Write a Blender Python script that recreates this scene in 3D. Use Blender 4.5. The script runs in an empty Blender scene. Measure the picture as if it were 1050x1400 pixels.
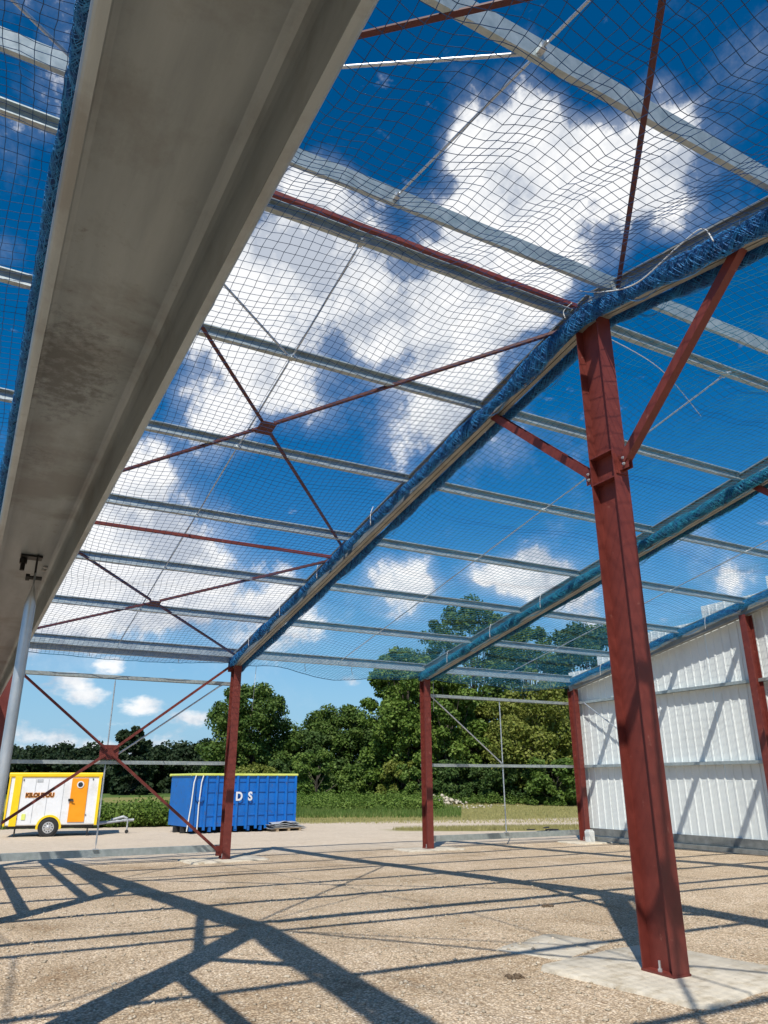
import bpy, math, random
import numpy as np
from mathutils import Vector, Matrix, noise as mnoise
R = math.radians
sc = bpy.context.scene
C = sc.collection
random.seed(7)
rng = np.random.default_rng(11)

# ------------------------------------------------------------------ helpers
class MB:
    """collects boxes, bars, tubes; build() links ONE mesh object"""
    def __init__(s): s.v = []; s.f = []; s.m = []; s.cur = 0
    def add(s, vs, fs):
        o = len(s.v); s.v += [tuple(v) for v in vs]
        for f in fs: s.f.append(tuple(i + o for i in f)); s.m.append(s.cur)
    def box(s, c, d, M=None):
        x, y, z = d[0] / 2, d[1] / 2, d[2] / 2
        vs = [Vector((sx * x, sy * y, sz * z)) for sx in (-1, 1) for sy in (-1, 1) for sz in (-1, 1)]
        if M is not None: vs = [M @ v for v in vs]
        c = Vector(c); vs = [v + c for v in vs]
        s.add(vs, [(0, 1, 3, 2), (4, 6, 7, 5), (0, 4, 5, 1), (2, 3, 7, 6), (0, 2, 6, 4), (1, 5, 7, 3)])
    def prof(s, p0, p1, pts, up=(0, 0, 1)):
        """sweep closed outline pts (u,v) from p0 to p1; v is along 'up', u is dir x up"""
        p0 = Vector(p0); p1 = Vector(p1); d = (p1 - p0).normalized(); up = Vector(up)
        u = d.cross(up).normalized(); v = u.cross(d).normalized()
        n = len(pts)
        vs = [p0 + u * a + v * b for a, b in pts] + [p1 + u * a + v * b for a, b in pts]
        fs = [(i, (i + 1) % n, n + (i + 1) % n, n + i) for i in range(n)]
        s.add(vs, fs + [tuple(range(n))[::-1], tuple(range(n, 2 * n))])
    def tube(s, pts, r, n=8, cap=True):
        pts = [Vector(p) for p in pts]
        rs = r if isinstance(r, (list, tuple)) else [r] * len(pts)
        vs = []; fs = []
        for i, p in enumerate(pts):
            a = pts[max(i - 1, 0)]; b = pts[min(i + 1, len(pts) - 1)]
            d = (b - a).normalized(); ref = Vector((0, 0, 1)) if abs(d.z) < .9 else Vector((1, 0, 0))
            u = d.cross(ref).normalized(); w = d.cross(u)
            vs += [p + (u * math.cos(2 * math.pi * k / n) + w * math.sin(2 * math.pi * k / n)) * rs[i] for k in range(n)]
        for i in range(len(pts) - 1):
            for k in range(n):
                fs.append((i * n + k, i * n + (k + 1) % n, (i + 1) * n + (k + 1) % n, (i + 1) * n + k))
        if cap: fs += [tuple(range(n))[::-1], tuple(range((len(pts) - 1) * n, len(pts) * n))]
        s.add(vs, fs)
    def build(s, name, mat, parent=None, smooth=False, bevel=0, loc=None):
        me = bpy.data.meshes.new(name); me.from_pydata(s.v, [], s.f)
        for m in (mat if isinstance(mat, (list, tuple)) else [mat]): me.materials.append(m)
        if any(s.m): me.polygons.foreach_set('material_index', s.m)
        if smooth: me.polygons.foreach_set('use_smooth', [True] * len(me.polygons))
        me.update()
        o = bpy.data.objects.new(name, me); C.objects.link(o)
        if loc is not None:
            o.location = loc; me.transform(Matrix.Translation(-Vector(loc)))
        if parent is not None:
            o.parent = parent
            if loc is None: o.matrix_parent_inverse = Matrix.Identity(4)
        if bevel:
            b = o.modifiers.new('bevel', 'BEVEL'); b.width = bevel; b.segments = 2; b.limit_method = 'ANGLE'
        return o

def tag(o, label, cat=None, group=None, kind=None):
    if label: o['label'] = label
    if cat: o['category'] = cat
    if group: o['group'] = group
    if kind: o['kind'] = kind
    return o
def empty(name, loc=(0, 0, 0), rz=0):
    o = bpy.data.objects.new(name, None); C.objects.link(o); o.location = loc; o.rotation_euler.z = rz
    o.empty_display_size = .2
    return o
def copy_tree(o, parent=None):
    c = o.copy(); C.objects.link(c); c.parent = parent
    for ch in o.children: copy_tree(ch, c)
    return c
def poly_mesh(name, V, F, mats, parent=None, smooth=False):
    me = bpy.data.meshes.new(name); V = np.asarray(V, np.float32); F = np.asarray(F, np.int32)
    me.vertices.add(len(V)); me.vertices.foreach_set('co', V.ravel())
    k = F.shape[1]
    me.loops.add(F.size); me.loops.foreach_set('vertex_index', F.ravel())
    me.polygons.add(len(F)); me.polygons.foreach_set('loop_start', np.arange(0, F.size, k, dtype=np.int32))
    me.polygons.foreach_set('loop_total', np.full(len(F), k, np.int32))
    if smooth: me.polygons.foreach_set('use_smooth', np.ones(len(F), bool))
    me.update(calc_edges=True); me.validate()
    for m in (mats if isinstance(mats, (list, tuple)) else [mats]): me.materials.append(m)
    o = bpy.data.objects.new(name, me); C.objects.link(o)
    if parent is not None: o.parent = parent
    return o
def cords(lines, r):
    """lines: array (n, k, 3) of polylines -> 3-sided tubes as V, F arrays"""
    L = np.asarray(lines, float); n, k, _ = L.shape
    T = np.empty_like(L); T[:, 1:-1] = L[:, 2:] - L[:, :-2]; T[:, 0] = L[:, 1] - L[:, 0]; T[:, -1] = L[:, -1] - L[:, -2]
    T /= np.linalg.norm(T, axis=2, keepdims=True) + 1e-9
    ref = np.where(np.abs(T[..., 2:3]) < .85, np.array([0, 0, 1.]), np.array([1., .3, 0]))
    U = np.cross(T, ref); U /= np.linalg.norm(U, axis=2, keepdims=True) + 1e-9
    W = np.cross(T, U)
    V = np.stack([L + r * (U * math.cos(a) + W * math.sin(a)) for a in (0.5, 2.59, 4.69)], axis=2)
    idx = np.arange(n * k * 3).reshape(n, k, 3)
    F = []
    for j in range(3):
        a = idx[:, :-1, j]; b = idx[:, :-1, (j + 1) % 3]; c = idx[:, 1:, (j + 1) % 3]; d = idx[:, 1:, j]
        F.append(np.stack([a, b, c, d], -1).reshape(-1, 4))
    return V.reshape(-1, 3), np.concatenate(F)
def join(parts):
    V = []; F = []; o = 0
    for v, f in parts: V.append(v); F.append(f + o); o += len(v)
    return np.concatenate(V), np.concatenate(F)

# ------------------------------------------------------------------ materials
def mat(name):
    m = bpy.data.materials.new(name); m.use_nodes = True; nt = m.node_tree; nt.nodes.clear()
    out = nt.nodes.new('ShaderNodeOutputMaterial'); return m, nt, out
def N(nt, t, **kw):
    n = nt.nodes.new(t)
    for k, v in kw.items():
        if k[0] == '_': n.inputs[k[1:].replace('_', ' ')].default_value = v
        else: setattr(n, k, v)
    return n
def L(nt, a, b): nt.links.new(a, b)
def ramp(nt, fac, stops):
    r = nt.nodes.new('ShaderNodeValToRGB'); e = r.color_ramp.elements
    while len(e) < len(stops): e.new(.5)
    for i, (p, c) in enumerate(stops): e[i].position = p; e[i].color = (*c, 1) if len(c) == 3 else c
    if fac is not None: L(nt, fac, r.inputs[0])
    return r
def simple(name, c1, c2, scale=6, rough=.6, metal=0, bump=0, bscale=60, detail=6, stretch=None, spec=.5, dirt=None, coord='Object'):
    m, nt, out = mat(name)
    tc = N(nt, 'ShaderNodeTexCoord'); src = tc.outputs[coord]
    if stretch:
        mp = N(nt, 'ShaderNodeMapping'); mp.inputs['Scale'].default_value = stretch; L(nt, src, mp.inputs[0]); src = mp.outputs[0]
    nz = N(nt, 'ShaderNodeTexNoise', _Scale=scale, _Detail=detail, _Roughness=.62); L(nt, src, nz.inputs['Vector'])
    r = ramp(nt, nz.outputs[0], [(.3, c1), (.7, c2)])
    b = N(nt, 'ShaderNodeBsdfPrincipled', _Roughness=rough, _Metallic=metal); b.inputs['Specular IOR Level'].default_value = spec
    col = r.outputs[0]
    if dirt:
        n2 = N(nt, 'ShaderNodeTexNoise', _Scale=dirt[1], _Detail=8, _Roughness=.7); L(nt, tc.outputs[coord], n2.inputs['Vector'])
        rr = ramp(nt, n2.outputs[0], [(dirt[2], (0, 0, 0)), (dirt[3], (1, 1, 1))])
        mx = N(nt, 'ShaderNodeMix', data_type='RGBA'); L(nt, rr.outputs[0], mx.inputs[0]); L(nt, col, mx.inputs[6]); mx.inputs[7].default_value = (*dirt[0], 1)
        col = mx.outputs[2]
    L(nt, col, b.inputs['Base Color'])
    rr2 = N(nt, 'ShaderNodeMapRange'); rr2.inputs[3].default_value = max(rough - .12, .02); rr2.inputs[4].default_value = min(rough + .12, 1)
    L(nt, nz.outputs[0], rr2.inputs[0]); L(nt, rr2.outputs[0], b.inputs['Roughness'])
    if bump:
        nb = N(nt, 'ShaderNodeTexNoise', _Scale=bscale, _Detail=4); L(nt, src, nb.inputs['Vector'])
        bm = N(nt, 'ShaderNodeBump', _Strength=bump, _Distance=.01); L(nt, nb.outputs[0], bm.inputs['Height']); L(nt, bm.outputs[0], b.inputs['Normal'])
    L(nt, b.outputs[0], out.inputs[0])
    return m
M = {}
M['red'] = simple('red_oxide_paint', (.125, .022, .016), (.185, .034, .024), 5, .55, dirt=((.30, .13, .10), 7, .62, .74), bump=.12, bscale=90)
M['galv'] = simple('galvanised_steel', (.33, .39, .385), (.50, .55, .545), 9, .42, .5, dirt=((.30, .33, .34), 3, .5, .75), bump=.05, bscale=50)
M['redshaded'] = simple('shaded_red_brace_paint', (.065, .014, .013), (.10, .022, .018), 6, .6)  # red brace paint darkened: backlit shade under the roof put into the colour
M['galv2'] = simple('galvanised_rafter_steel', (.25, .26, .24), (.36, .36, .33), 4, .5, .35, dirt=((.26, .23, .19), 2.2, .5, .75))
M['tube'] = simple('galvanised_tube', (.44, .48, .51), (.62, .65, .67), 14, .36, .6, bump=.04)
M['white'] = simple('white_cladding', (.70, .75, .745), (.77, .82, .81), 2, .5, dirt=((.62, .66, .65), 1.2, .5, .9), stretch=(1, 1, .2))
M['concrete'] = simple('concrete', (.52, .46, .36), (.68, .615, .50), 3, .9, bump=.35, bscale=60, dirt=((.36, .29, .19), 4, .50, .70))
M['netblue'] = simple('blue_net_cord', (.002, .030, .115), (.006, .085, .26), 3, .55)
M['netteal'] = simple('teal_net_cord', (.004, .10, .21), (.015, .24, .38), 3, .55)
M['bundle'] = simple('gathered_net_cord', (.004, .07, .26), (.035, .32, .70), 9, .5)
M['bundleteal'] = simple('gathered_teal_cord', (.004, .10, .22), (.03, .38, .55), 9, .5)
M['galvdark'] = simple('dark_sill_steel', (.12, .13, .125), (.24, .25, .24), 5, .6)  # darker grey than the other galvanised steel, for the gable sill
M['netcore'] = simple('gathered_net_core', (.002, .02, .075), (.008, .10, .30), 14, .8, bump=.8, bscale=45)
M['rope'] = simple('white_rope', (.6, .62, .6), (.75, .76, .74), 30, .8)
M['blue'] = simple('blue_container_paint', (.003, .115, .42), (.006, .155, .54), 2, .45, dirt=((.07, .07, .10), 5, .56, .74))
M['bluedark'] = simple('blue_ribs_paint', (.003, .09, .34), (.005, .115, .42), 2, .5)
M['lime'] = simple('yellow_green_rim_paint', (.60, .66, .10), (.72, .76, .2), 4, .5)
M['twhite'] = simple('trailer_white_panel', (.72, .73, .74), (.80, .81, .82), 3, .35, dirt=((.55, .53, .48), 1.6, .5, .8))
M['yellow'] = simple('trailer_yellow_trim', (.86, .55, .004), (.93, .63, .01), 3, .4)
M['orange'] = simple('orange_door_paint', (.82, .29, .004), (.9, .34, .008), 3, .4)
M['black'] = simple('rubber', (.012, .012, .012), (.03, .03, .03), 8, .8)
M['dark'] = simple('dark_metal', (.03, .03, .032), (.06, .06, .06), 8, .5, .5)
M['rim'] = simple('wheel_rim', (.5, .5, .5), (.65, .65, .65), 8, .35, .6)
M['glass'] = simple('dark_glass', (.02, .025, .03), (.03, .04, .05), 4, .1)
M['bark'] = simple('bark', (.055, .045, .035), (.12, .10, .08), 6, .95, stretch=(1, 1, .2))
M['stone'] = simple('pale_stone', (.42, .36, .27), (.60, .54, .44), 4, .9)
M['pebble'] = simple('pebbles', (.30, .24, .16), (.66, .57, .44), 1.7, .9)
M['clod'] = simple('earth_clod', (.09, .06, .035), (.17, .12, .075), 30, .95)
M['wood'] = simple('pallet_wood', (.28, .21, .13), (.4, .31, .2), 6, .85)
M['sheetgrey'] = simple('grey_plastic_sheet', (.25, .27, .29), (.5, .52, .53), 5, .45)
M['amber'] = simple('brown_letters', (.05, .018, .01), (.07, .025, .012), 3, .5)
M['straw'] = simple('dry_grass_blades', (.22, .21, .07), (.38, .33, .14), 5, .9)

def leafmat(name, ca, cb, cc):
    m, nt, out = mat(name)
    g = N(nt, 'ShaderNodeNewGeometry'); tc = N(nt, 'ShaderNodeTexCoord'); oi = N(nt, 'ShaderNodeObjectInfo')
    nz = N(nt, 'ShaderNodeTexNoise', _Scale=.45, _Detail=3); L(nt, tc.outputs['Object'], nz.inputs['Vector'])
    ad = N(nt, 'ShaderNodeMath', operation='MULTIPLY_ADD'); ad.inputs[1].default_value = .45; L(nt, g.outputs['Random Per Island'], ad.inputs[0]); L(nt, nz.outputs[0], ad.inputs[2])
    r = ramp(nt, ad.outputs[0], [(.4, ca), (.68, cb), (.95, cc)])
    d = N(nt, 'ShaderNodeBsdfPrincipled', _Roughness=.6); d.inputs['Specular IOR Level'].default_value = .25
    t = N(nt, 'ShaderNodeBsdfTranslucent'); mx = N(nt, 'ShaderNodeMixShader'); mx.inputs[0].default_value = .3
    L(nt, r.outputs[0], d.inputs['Base Color']); L(nt, r.outputs[0], t.inputs[0])
    L(nt, d.outputs[0], mx.inputs[1]); L(nt, t.outputs[0], mx.inputs[2]); L(nt, mx.outputs[0], out.inputs[0])
    return m
M['leafdark'] = leafmat('dark_foliage', (.032, .066, .015), (.058, .112, .025), (.10, .155, .04))
M['leafmid'] = leafmat('mid_foliage', (.055, .105, .017), (.105, .18, .030), (.17, .24, .05))
M['leafmid2'] = leafmat('deep_green_foliage', (.042, .085, .016), (.080, .145, .026), (.135, .20, .042))
M['leafbright'] = leafmat('bright_foliage', (.06, .115, .016), (.12, .20, .03), (.19, .27, .055))
M['leafolive'] = leafmat('olive_foliage', (.090, .125, .018), (.17, .205, .034), (.25, .27, .06))
M['leaffar'] = leafmat('far_foliage', (.015, .030, .012), (.026, .050, .020), (.045, .070, .028))
M['grass'] = leafmat('grass_blades', (.06, .12, .018), (.11, .19, .035), (.20, .25, .07))

# overhead girt: galvanised steel dulled with water stains
def girtmat():
    m, nt, out = mat('stained_girt_steel')
    tc = N(nt, 'ShaderNodeTexCoord')
    mp = N(nt, 'ShaderNodeMapping'); mp.inputs['Scale'].default_value = (1, .12, 1); L(nt, tc.outputs['Object'], mp.inputs[0])
    n1 = N(nt, 'ShaderNodeTexNoise', _Scale=26, _Detail=7, _Roughness=.6); L(nt, mp.outputs[0], n1.inputs['Vector'])
    base = ramp(nt, n1.outputs[0], [(.25, (.245, .285, .31)), (.75, (.41, .46, .485))])
    n2 = N(nt, 'ShaderNodeTexNoise', _Scale=2.6, _Detail=9, _Roughness=.68, _Distortion=.3); L(nt, tc.outputs['Object'], n2.inputs['Vector'])
    s1 = ramp(nt, n2.outputs[0], [(.50, (0, 0, 0)), (.60, (.7, .7, .7))])
    mx = N(nt, 'ShaderNodeMix', data_type='RGBA'); L(nt, s1.outputs[0], mx.inputs[0]); L(nt, base.outputs[0], mx.inputs[6]); mx.inputs[7].default_value = (.20, .205, .20, 1)
    n3 = N(nt, 'ShaderNodeTexNoise', _Scale=34, _Detail=6, _Roughness=.75); L(nt, tc.outputs['Object'], n3.inputs['Vector'])
    s2 = ramp(nt, n3.outputs[0], [(.60, (0, 0, 0)), (.72, (.8, .8, .8))])
    n4 = N(nt, 'ShaderNodeTexNoise', _Scale=2.1, _Detail=2); L(nt, tc.outputs['Object'], n4.inputs['Vector'])
    s3 = ramp(nt, n4.outputs[0], [(.50, (0, 0, 0)), (.62, (1, 1, 1))])
    mu = N(nt, 'ShaderNodeMath', operation='MULTIPLY'); L(nt, s2.outputs[0], mu.inputs[0]); L(nt, s3.outputs[0], mu.inputs[1])
    mx2 = N(nt, 'ShaderNodeMix', data_type='RGBA'); L(nt, mu.outputs[0], mx2.inputs[0]); L(nt, mx.outputs[2], mx2.inputs[6]); mx2.inputs[7].default_value = (.16, .14, .12, 1)
    prev = mx2.outputs[2]
    for (px_, py_, pz_), rad_, colr, nsc, lo_ in (((-5.85, -17.78, 2.15), .17, (.11, .115, .115, 1), 60, .40), ((-5.79, -18.47, 2.15), .05, (.16, .12, .08, 1), 40, .30), ((-5.86, -17.45, 2.15), .10, (.15, .155, .155, 1), 80, .42)):
        mpp = N(nt, 'ShaderNodeMapping'); mpp.inputs['Location'].default_value = (-px_, -py_ * .45, -pz_); mpp.inputs['Scale'].default_value = (1, .45, 1); L(nt, tc.outputs['Object'], mpp.inputs[0])
        ln = N(nt, 'ShaderNodeVectorMath', operation='LENGTH'); L(nt, mpp.outputs[0], ln.inputs[0])
        fa = N(nt, 'ShaderNodeMapRange'); fa.inputs[1].default_value = rad_; fa.inputs[2].default_value = rad_ * .25; L(nt, ln.outputs['Value'], fa.inputs[0])
        nn = N(nt, 'ShaderNodeTexNoise', _Scale=nsc, _Detail=8, _Roughness=.75); L(nt, tc.outputs['Object'], nn.inputs['Vector'])
        mm_ = N(nt, 'ShaderNodeMath', operation='MULTIPLY'); L(nt, fa.outputs[0], mm_.inputs[0]); L(nt, nn.outputs[0], mm_.inputs[1])
        r5 = ramp(nt, mm_.outputs[0], [(lo_ - .05, (0, 0, 0)), (lo_ + .12, (.8, .8, .8))])
        m5 = N(nt, 'ShaderNodeMix', data_type='RGBA'); L(nt, r5.outputs[0], m5.inputs[0]); L(nt, prev, m5.inputs[6]); m5.inputs[7].default_value = colr; prev = m5.outputs[2]
    b = N(nt, 'ShaderNodeBsdfPrincipled', _Roughness=.42, _Metallic=.35); L(nt, prev, b.inputs['Base Color'])
    nb = N(nt, 'ShaderNodeTexNoise', _Scale=9, _Detail=3); L(nt, tc.outputs['Object'], nb.inputs['Vector'])
    bm = N(nt, 'ShaderNodeBump', _Strength=.12, _Distance=.01); L(nt, nb.outputs[0], bm.inputs['Height']); L(nt, bm.outputs[0], b.inputs['Normal'])
    L(nt, b.outputs[0], out.inputs[0]); return m
M['girt'] = girtmat()

def groundmat():
    m, nt, out = mat('gravel_and_grass_ground')
    g = N(nt, 'ShaderNodeNewGeometry'); P = g.outputs['Position']
    # gravel: packed small stones in two sizes over sandy fines
    vs = []
    for sc_, rnd in ((44, 1), (95, 1)):
        v = N(nt, 'ShaderNodeTexVoronoi', _Scale=sc_, _Randomness=rnd); L(nt, P, v.inputs['Vector']); vs.append(v)
    hs = N(nt, 'ShaderNodeSeparateColor'); L(nt, vs[0].outputs['Color'], hs.inputs[0])
    hs2 = N(nt, 'ShaderNodeSeparateColor'); L(nt, vs[1].outputs['Color'], hs2.inputs[0])
    r1 = ramp(nt, hs.outputs[0], [(0, (.32, .245, .175)), (.35, (.53, .435, .33)), (.72, (.68, .585, .47)), (1, (.80, .74, .66))])
    r2 = ramp(nt, hs2.outputs[0], [(0, (.38, .295, .215)), (.5, (.57, .47, .36)), (1, (.76, .675, .56))])
    big = N(nt, 'ShaderNodeTexNoise', _Distortion=.6, _Scale=.62, _Detail=6, _Roughness=.65); L(nt, P, big.inputs['Vector'])
    mid = N(nt, 'ShaderNodeTexNoise', _Scale=6, _Detail=5, _Roughness=.7); L(nt, P, mid.inputs['Vector'])
    sm = ramp(nt, mid.outputs[0], [(.45, (0, 0, 0)), (.58, (1, 1, 1))])
    mg = N(nt, 'ShaderNodeMix', data_type='RGBA'); L(nt, sm.outputs[0], mg.inputs[0]); L(nt, r2.outputs[0], mg.inputs[6]); L(nt, r1.outputs[0], mg.inputs[7])
    tint = ramp(nt, big.outputs[0], [(.30, (.80, .67, .52)), (.42, (1.10, 1.02, .88)), (.55, (1.29, 1.22, 1.09)), (.70, (1.44, 1.38, 1.27))])
    gap = ramp(nt, vs[0].outputs['Distance'], [(.22, (1.10, 1.10, 1.10)), (.65, (.58, .55, .53))])
    gp = N(nt, 'ShaderNodeMix', data_type='RGBA', blend_type='MULTIPLY'); gp.inputs[0].default_value = 1; L(nt, mg.outputs[2], gp.inputs[6]); L(nt, gap.outputs[0], gp.inputs[7])
    mt = N(nt, 'ShaderNodeMix', data_type='RGBA', blend_type='MULTIPLY'); mt.inputs[0].default_value = 1
    L(nt, gp.outputs[2], mt.inputs[6]); L(nt, tint.outputs[0], mt.inputs[7])
    # beyond the yard
    # distance out from the building, warped
    sep = N(nt, 'ShaderNodeSeparateXYZ'); L(nt, P, sep.inputs[0])
    def lin(a, b, c):   # a*x+b*y+c
        m1 = N(nt, 'ShaderNodeMath', operation='MULTIPLY_ADD'); m1.inputs[1].default_value = a; m1.inputs[2].default_value = c; L(nt, sep.outputs[0], m1.inputs[0])
        m2 = N(nt, 'ShaderNodeMath', operation='MULTIPLY_ADD'); m2.inputs[1].default_value = b; L(nt, sep.outputs[1], m2.inputs[0]); L(nt, m1.outputs[0], m2.inputs[2]); return m2.outputs[0]
    wn = N(nt, 'ShaderNodeTexNoise', _Scale=.5, _Detail=6, _Roughness=.7); L(nt, P, wn.inputs['Vector'])
    def edge(val, lo, hi, amp=3):
        m1 = N(nt, 'ShaderNodeMath', operation='MULTIPLY_ADD'); m1.inputs[1].default_value = amp; L(nt, wn.outputs[0], m1.inputs[0]); L(nt, val, m1.inputs[2])
        mr = N(nt, 'ShaderNodeMapRange', interpolation_type='SMOOTHSTEP'); mr.inputs[1].default_value = lo + amp / 2; mr.inputs[2].default_value = hi + amp / 2; L(nt, m1.outputs[0], mr.inputs[0]); return mr.outputs[0]
    far = edge(lin(0, 1, 0), 6.5, 9, 2)                         # the trodden yard outside: paler and finer
    yard = ramp(nt, mid.outputs[0], [(.3, (.53, .44, .335)), (.7, (.68, .59, .475))])
    a = N(nt, 'ShaderNodeMix', data_type='RGBA'); a.inputs[0].default_value = 0
    yd = edge(lin(0, 1, 0), .2, 1.6, 1.5)
    hm = N(nt, 'ShaderNodeMath', operation='MULTIPLY'); hm.inputs[1].default_value = .75; L(nt, yd, hm.inputs[0])
    L(nt, hm.outputs[0], a.inputs[0]); L(nt, mt.outputs[2], a.inputs[6]); L(nt, yard.outputs[0], a.inputs[7])
    gr = N(nt, 'ShaderNodeTexNoise', _Scale=1.6, _Detail=8, _Roughness=.75); L(nt, P, gr.inputs['Vector'])
    dry = ramp(nt, gr.outputs[0], [(.35, (.17, .18, .05)), (.55, (.27, .245, .085)), (.75, (.38, .32, .15))])
    grn = ramp(nt, gr.outputs[0], [(.35, (.055, .10, .02)), (.6, (.11, .17, .04)), (.8, (.22, .23, .08))])
    # near dry patch on the right of the yard
    pn = N(nt, 'ShaderNodeVectorMath', operation='DISTANCE')
    mp = N(nt, 'ShaderNodeMapping'); mp.inputs['Location'].default_value = (-14.5, -7.2, 0); mp.inputs['Rotation'].default_value = (0, 0, 0); L(nt, P, mp.inputs[0])
    mp2 = N(nt, 'ShaderNodeMapping'); mp2.inputs['Rotation'].default_value = (0, 0, R(25)); L(nt, mp.outputs[0], mp2.inputs[0])
    mp3 = N(nt, 'ShaderNodeMapping'); mp3.inputs['Scale'].default_value = (.17, .42, 0); L(nt, mp2.outputs[0], mp3.inputs[0]); L(nt, mp3.outputs[0], pn.inputs[0])
    inv = N(nt, 'ShaderNodeMath', operation='MULTIPLY'); inv.inputs[1].default_value = -1; L(nt, pn.outputs['Value'], inv.inputs[0])
    patch = edge(inv.outputs[0], -1.05, -.75, .5)
    b1 = N(nt, 'ShaderNodeMix', data_type='RGBA'); L(nt, patch, b1.inputs[0]); L(nt, a.outputs[2], b1.inputs[6]); L(nt, dry.outputs[0], b1.inputs[7])
    lawn = edge(lin(.18, 1, 0), 17.5, 19.5, 4)
    b2 = N(nt, 'ShaderNodeMix', data_type='RGBA'); L(nt, lawn, b2.inputs[0]); L(nt, b1.outputs[2], b2.inputs[6]); L(nt, dry.outputs[0], b2.inputs[7])
    green = edge(lin(.2, 1, 0), 38, 46, 7)
    b3 = N(nt, 'ShaderNodeMix', data_type='RGBA'); fm = edge(lin(-1, .25, 0), -2, 4, 3); fm2 = edge(lin(0, -1, 0), -72, -66, 3); fq = N(nt, 'ShaderNodeMath', operation='MULTIPLY'); L(nt, fm, fq.inputs[0]); L(nt, fm2, fq.inputs[1]); fi = N(nt, 'ShaderNodeMath', operation='SUBTRACT'); fi.inputs[0].default_value = 1; L(nt, fq.outputs[0], fi.inputs[1]); gm = N(nt, 'ShaderNodeMath', operation='MULTIPLY'); L(nt, green, gm.inputs[0]); L(nt, fi.outputs[0], gm.inputs[1]); L(nt, gm.outputs[0], b3.inputs[0]); L(nt, b2.outputs[2], b3.inputs[6]); L(nt, grn.outputs[0], b3.inputs[7])
    bs = N(nt, 'ShaderNodeBsdfPrincipled', _Roughness=.95); bs.inputs['Specular IOR Level'].default_value = .15
    L(nt, b3.outputs[2], bs.inputs['Base Color'])
    # height
    h = N(nt, 'ShaderNodeMath', operation='MULTIPLY_ADD'); h.inputs[1].default_value = -1.0; L(nt, vs[0].outputs['Distance'], h.inputs[0]); L(nt, mid.outputs[0], h.inputs[2])
    h2 = N(nt, 'ShaderNodeMath', operation='MULTIPLY_ADD'); h2.inputs[1].default_value = -.5; L(nt, vs[1].outputs['Distance'], h2.inputs[0]); L(nt, h.outputs[0], h2.inputs[2])
    bm = N(nt, 'ShaderNodeBump', _Strength=.6, _Distance=.02); L(nt, h2.outputs[0], bm.inputs['Height']); L(nt, bm.outputs[0], bs.inputs['Normal'])
    L(nt, bs.outputs[0], out.inputs[0]); return m
M['ground'] = groundmat()

# ------------------------------------------------------------------ camera
CAM = Vector((-5.897, -18.793, 1.65)); YAW = .49879; PITCH = .34735; ROLL = -.00255
fh = Vector((math.sin(YAW), math.cos(YAW), 0)); rr = Vector((math.cos(YAW), -math.sin(YAW), 0)); up = Vector((0, 0, 1))
fw = fh * math.cos(PITCH) + up * math.sin(PITCH); uu = -fh * math.sin(PITCH) + up * math.cos(PITCH)
r2 = rr * math.cos(ROLL) + uu * math.sin(ROLL); u2 = -rr * math.sin(ROLL) + uu * math.cos(ROLL)
cam = bpy.data.cameras.new('camera'); co = bpy.data.objects.new('camera', cam); C.objects.link(co)
co.matrix_world = Matrix(((r2.x, u2.x, -fw.x, CAM.x), (r2.y, u2.y, -fw.y, CAM.y), (r2.z, u2.z, -fw.z, CAM.z), (0, 0, 0, 1)))
cam.sensor_fit = 'VERTICAL'; cam.sensor_height = 36; cam.lens = 36 * 1017.67 / 1400; cam.clip_start = .02; cam.clip_end = 3000
sc.camera = co
def bearing(px, D):
    """world x, y at distance D along the compass bearing that a landmark was sighted on"""
    a = YAW + math.atan((px - 525) / 1083.0); return CAM.x + D * math.sin(a), CAM.y + D * math.cos(a)

# ------------------------------------------------------------------ ground
def smooth(a, b, t):
    t = min(max((t - a) / (b - a), 0), 1); return t * t * (3 - 2 * t)
def gz(x, y):
    z = -.085 * smooth(-12, 0, y) - .13 * smooth(2, 14, y)
    z += .012 * mnoise.noise(Vector((x * .7, y * .7, 0))) + .006 * mnoise.noise(Vector((x * 2.3, y * 2.3, 4)))
    s = .2 * x + y
    z += .35 * smooth(24, 60, s) + .10 * smooth(18, 40, s) * mnoise.noise(Vector((x * .15, y * .15, 2)))
    return z
def gridcoords(a, b, lo, hi, fine, k=1.22):
    s = list(np.arange(lo, hi + fine / 2, fine)); st = fine
    x = hi
    while x < b: st *= k; x += st; s.append(x)
    st = fine; x = lo
    while x > a: st *= k; x -= st; s.insert(0, x)
    return s
xs = gridcoords(-1500, 1500, -10, 30, .35); ys = gridcoords(-900, 2000, -20, 24, .35)
V = [(x, y, gz(x, y)) for y in ys for x in xs]; nx = len(xs)
F = [(j * nx + i, j * nx + i + 1, (j + 1) * nx + i + 1, (j + 1) * nx + i) for j in range(len(ys) - 1) for i in range(nx - 1)]
g = poly_mesh('ground', V, F, M['ground'], smooth=True); g['kind'] = 'structure'

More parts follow.
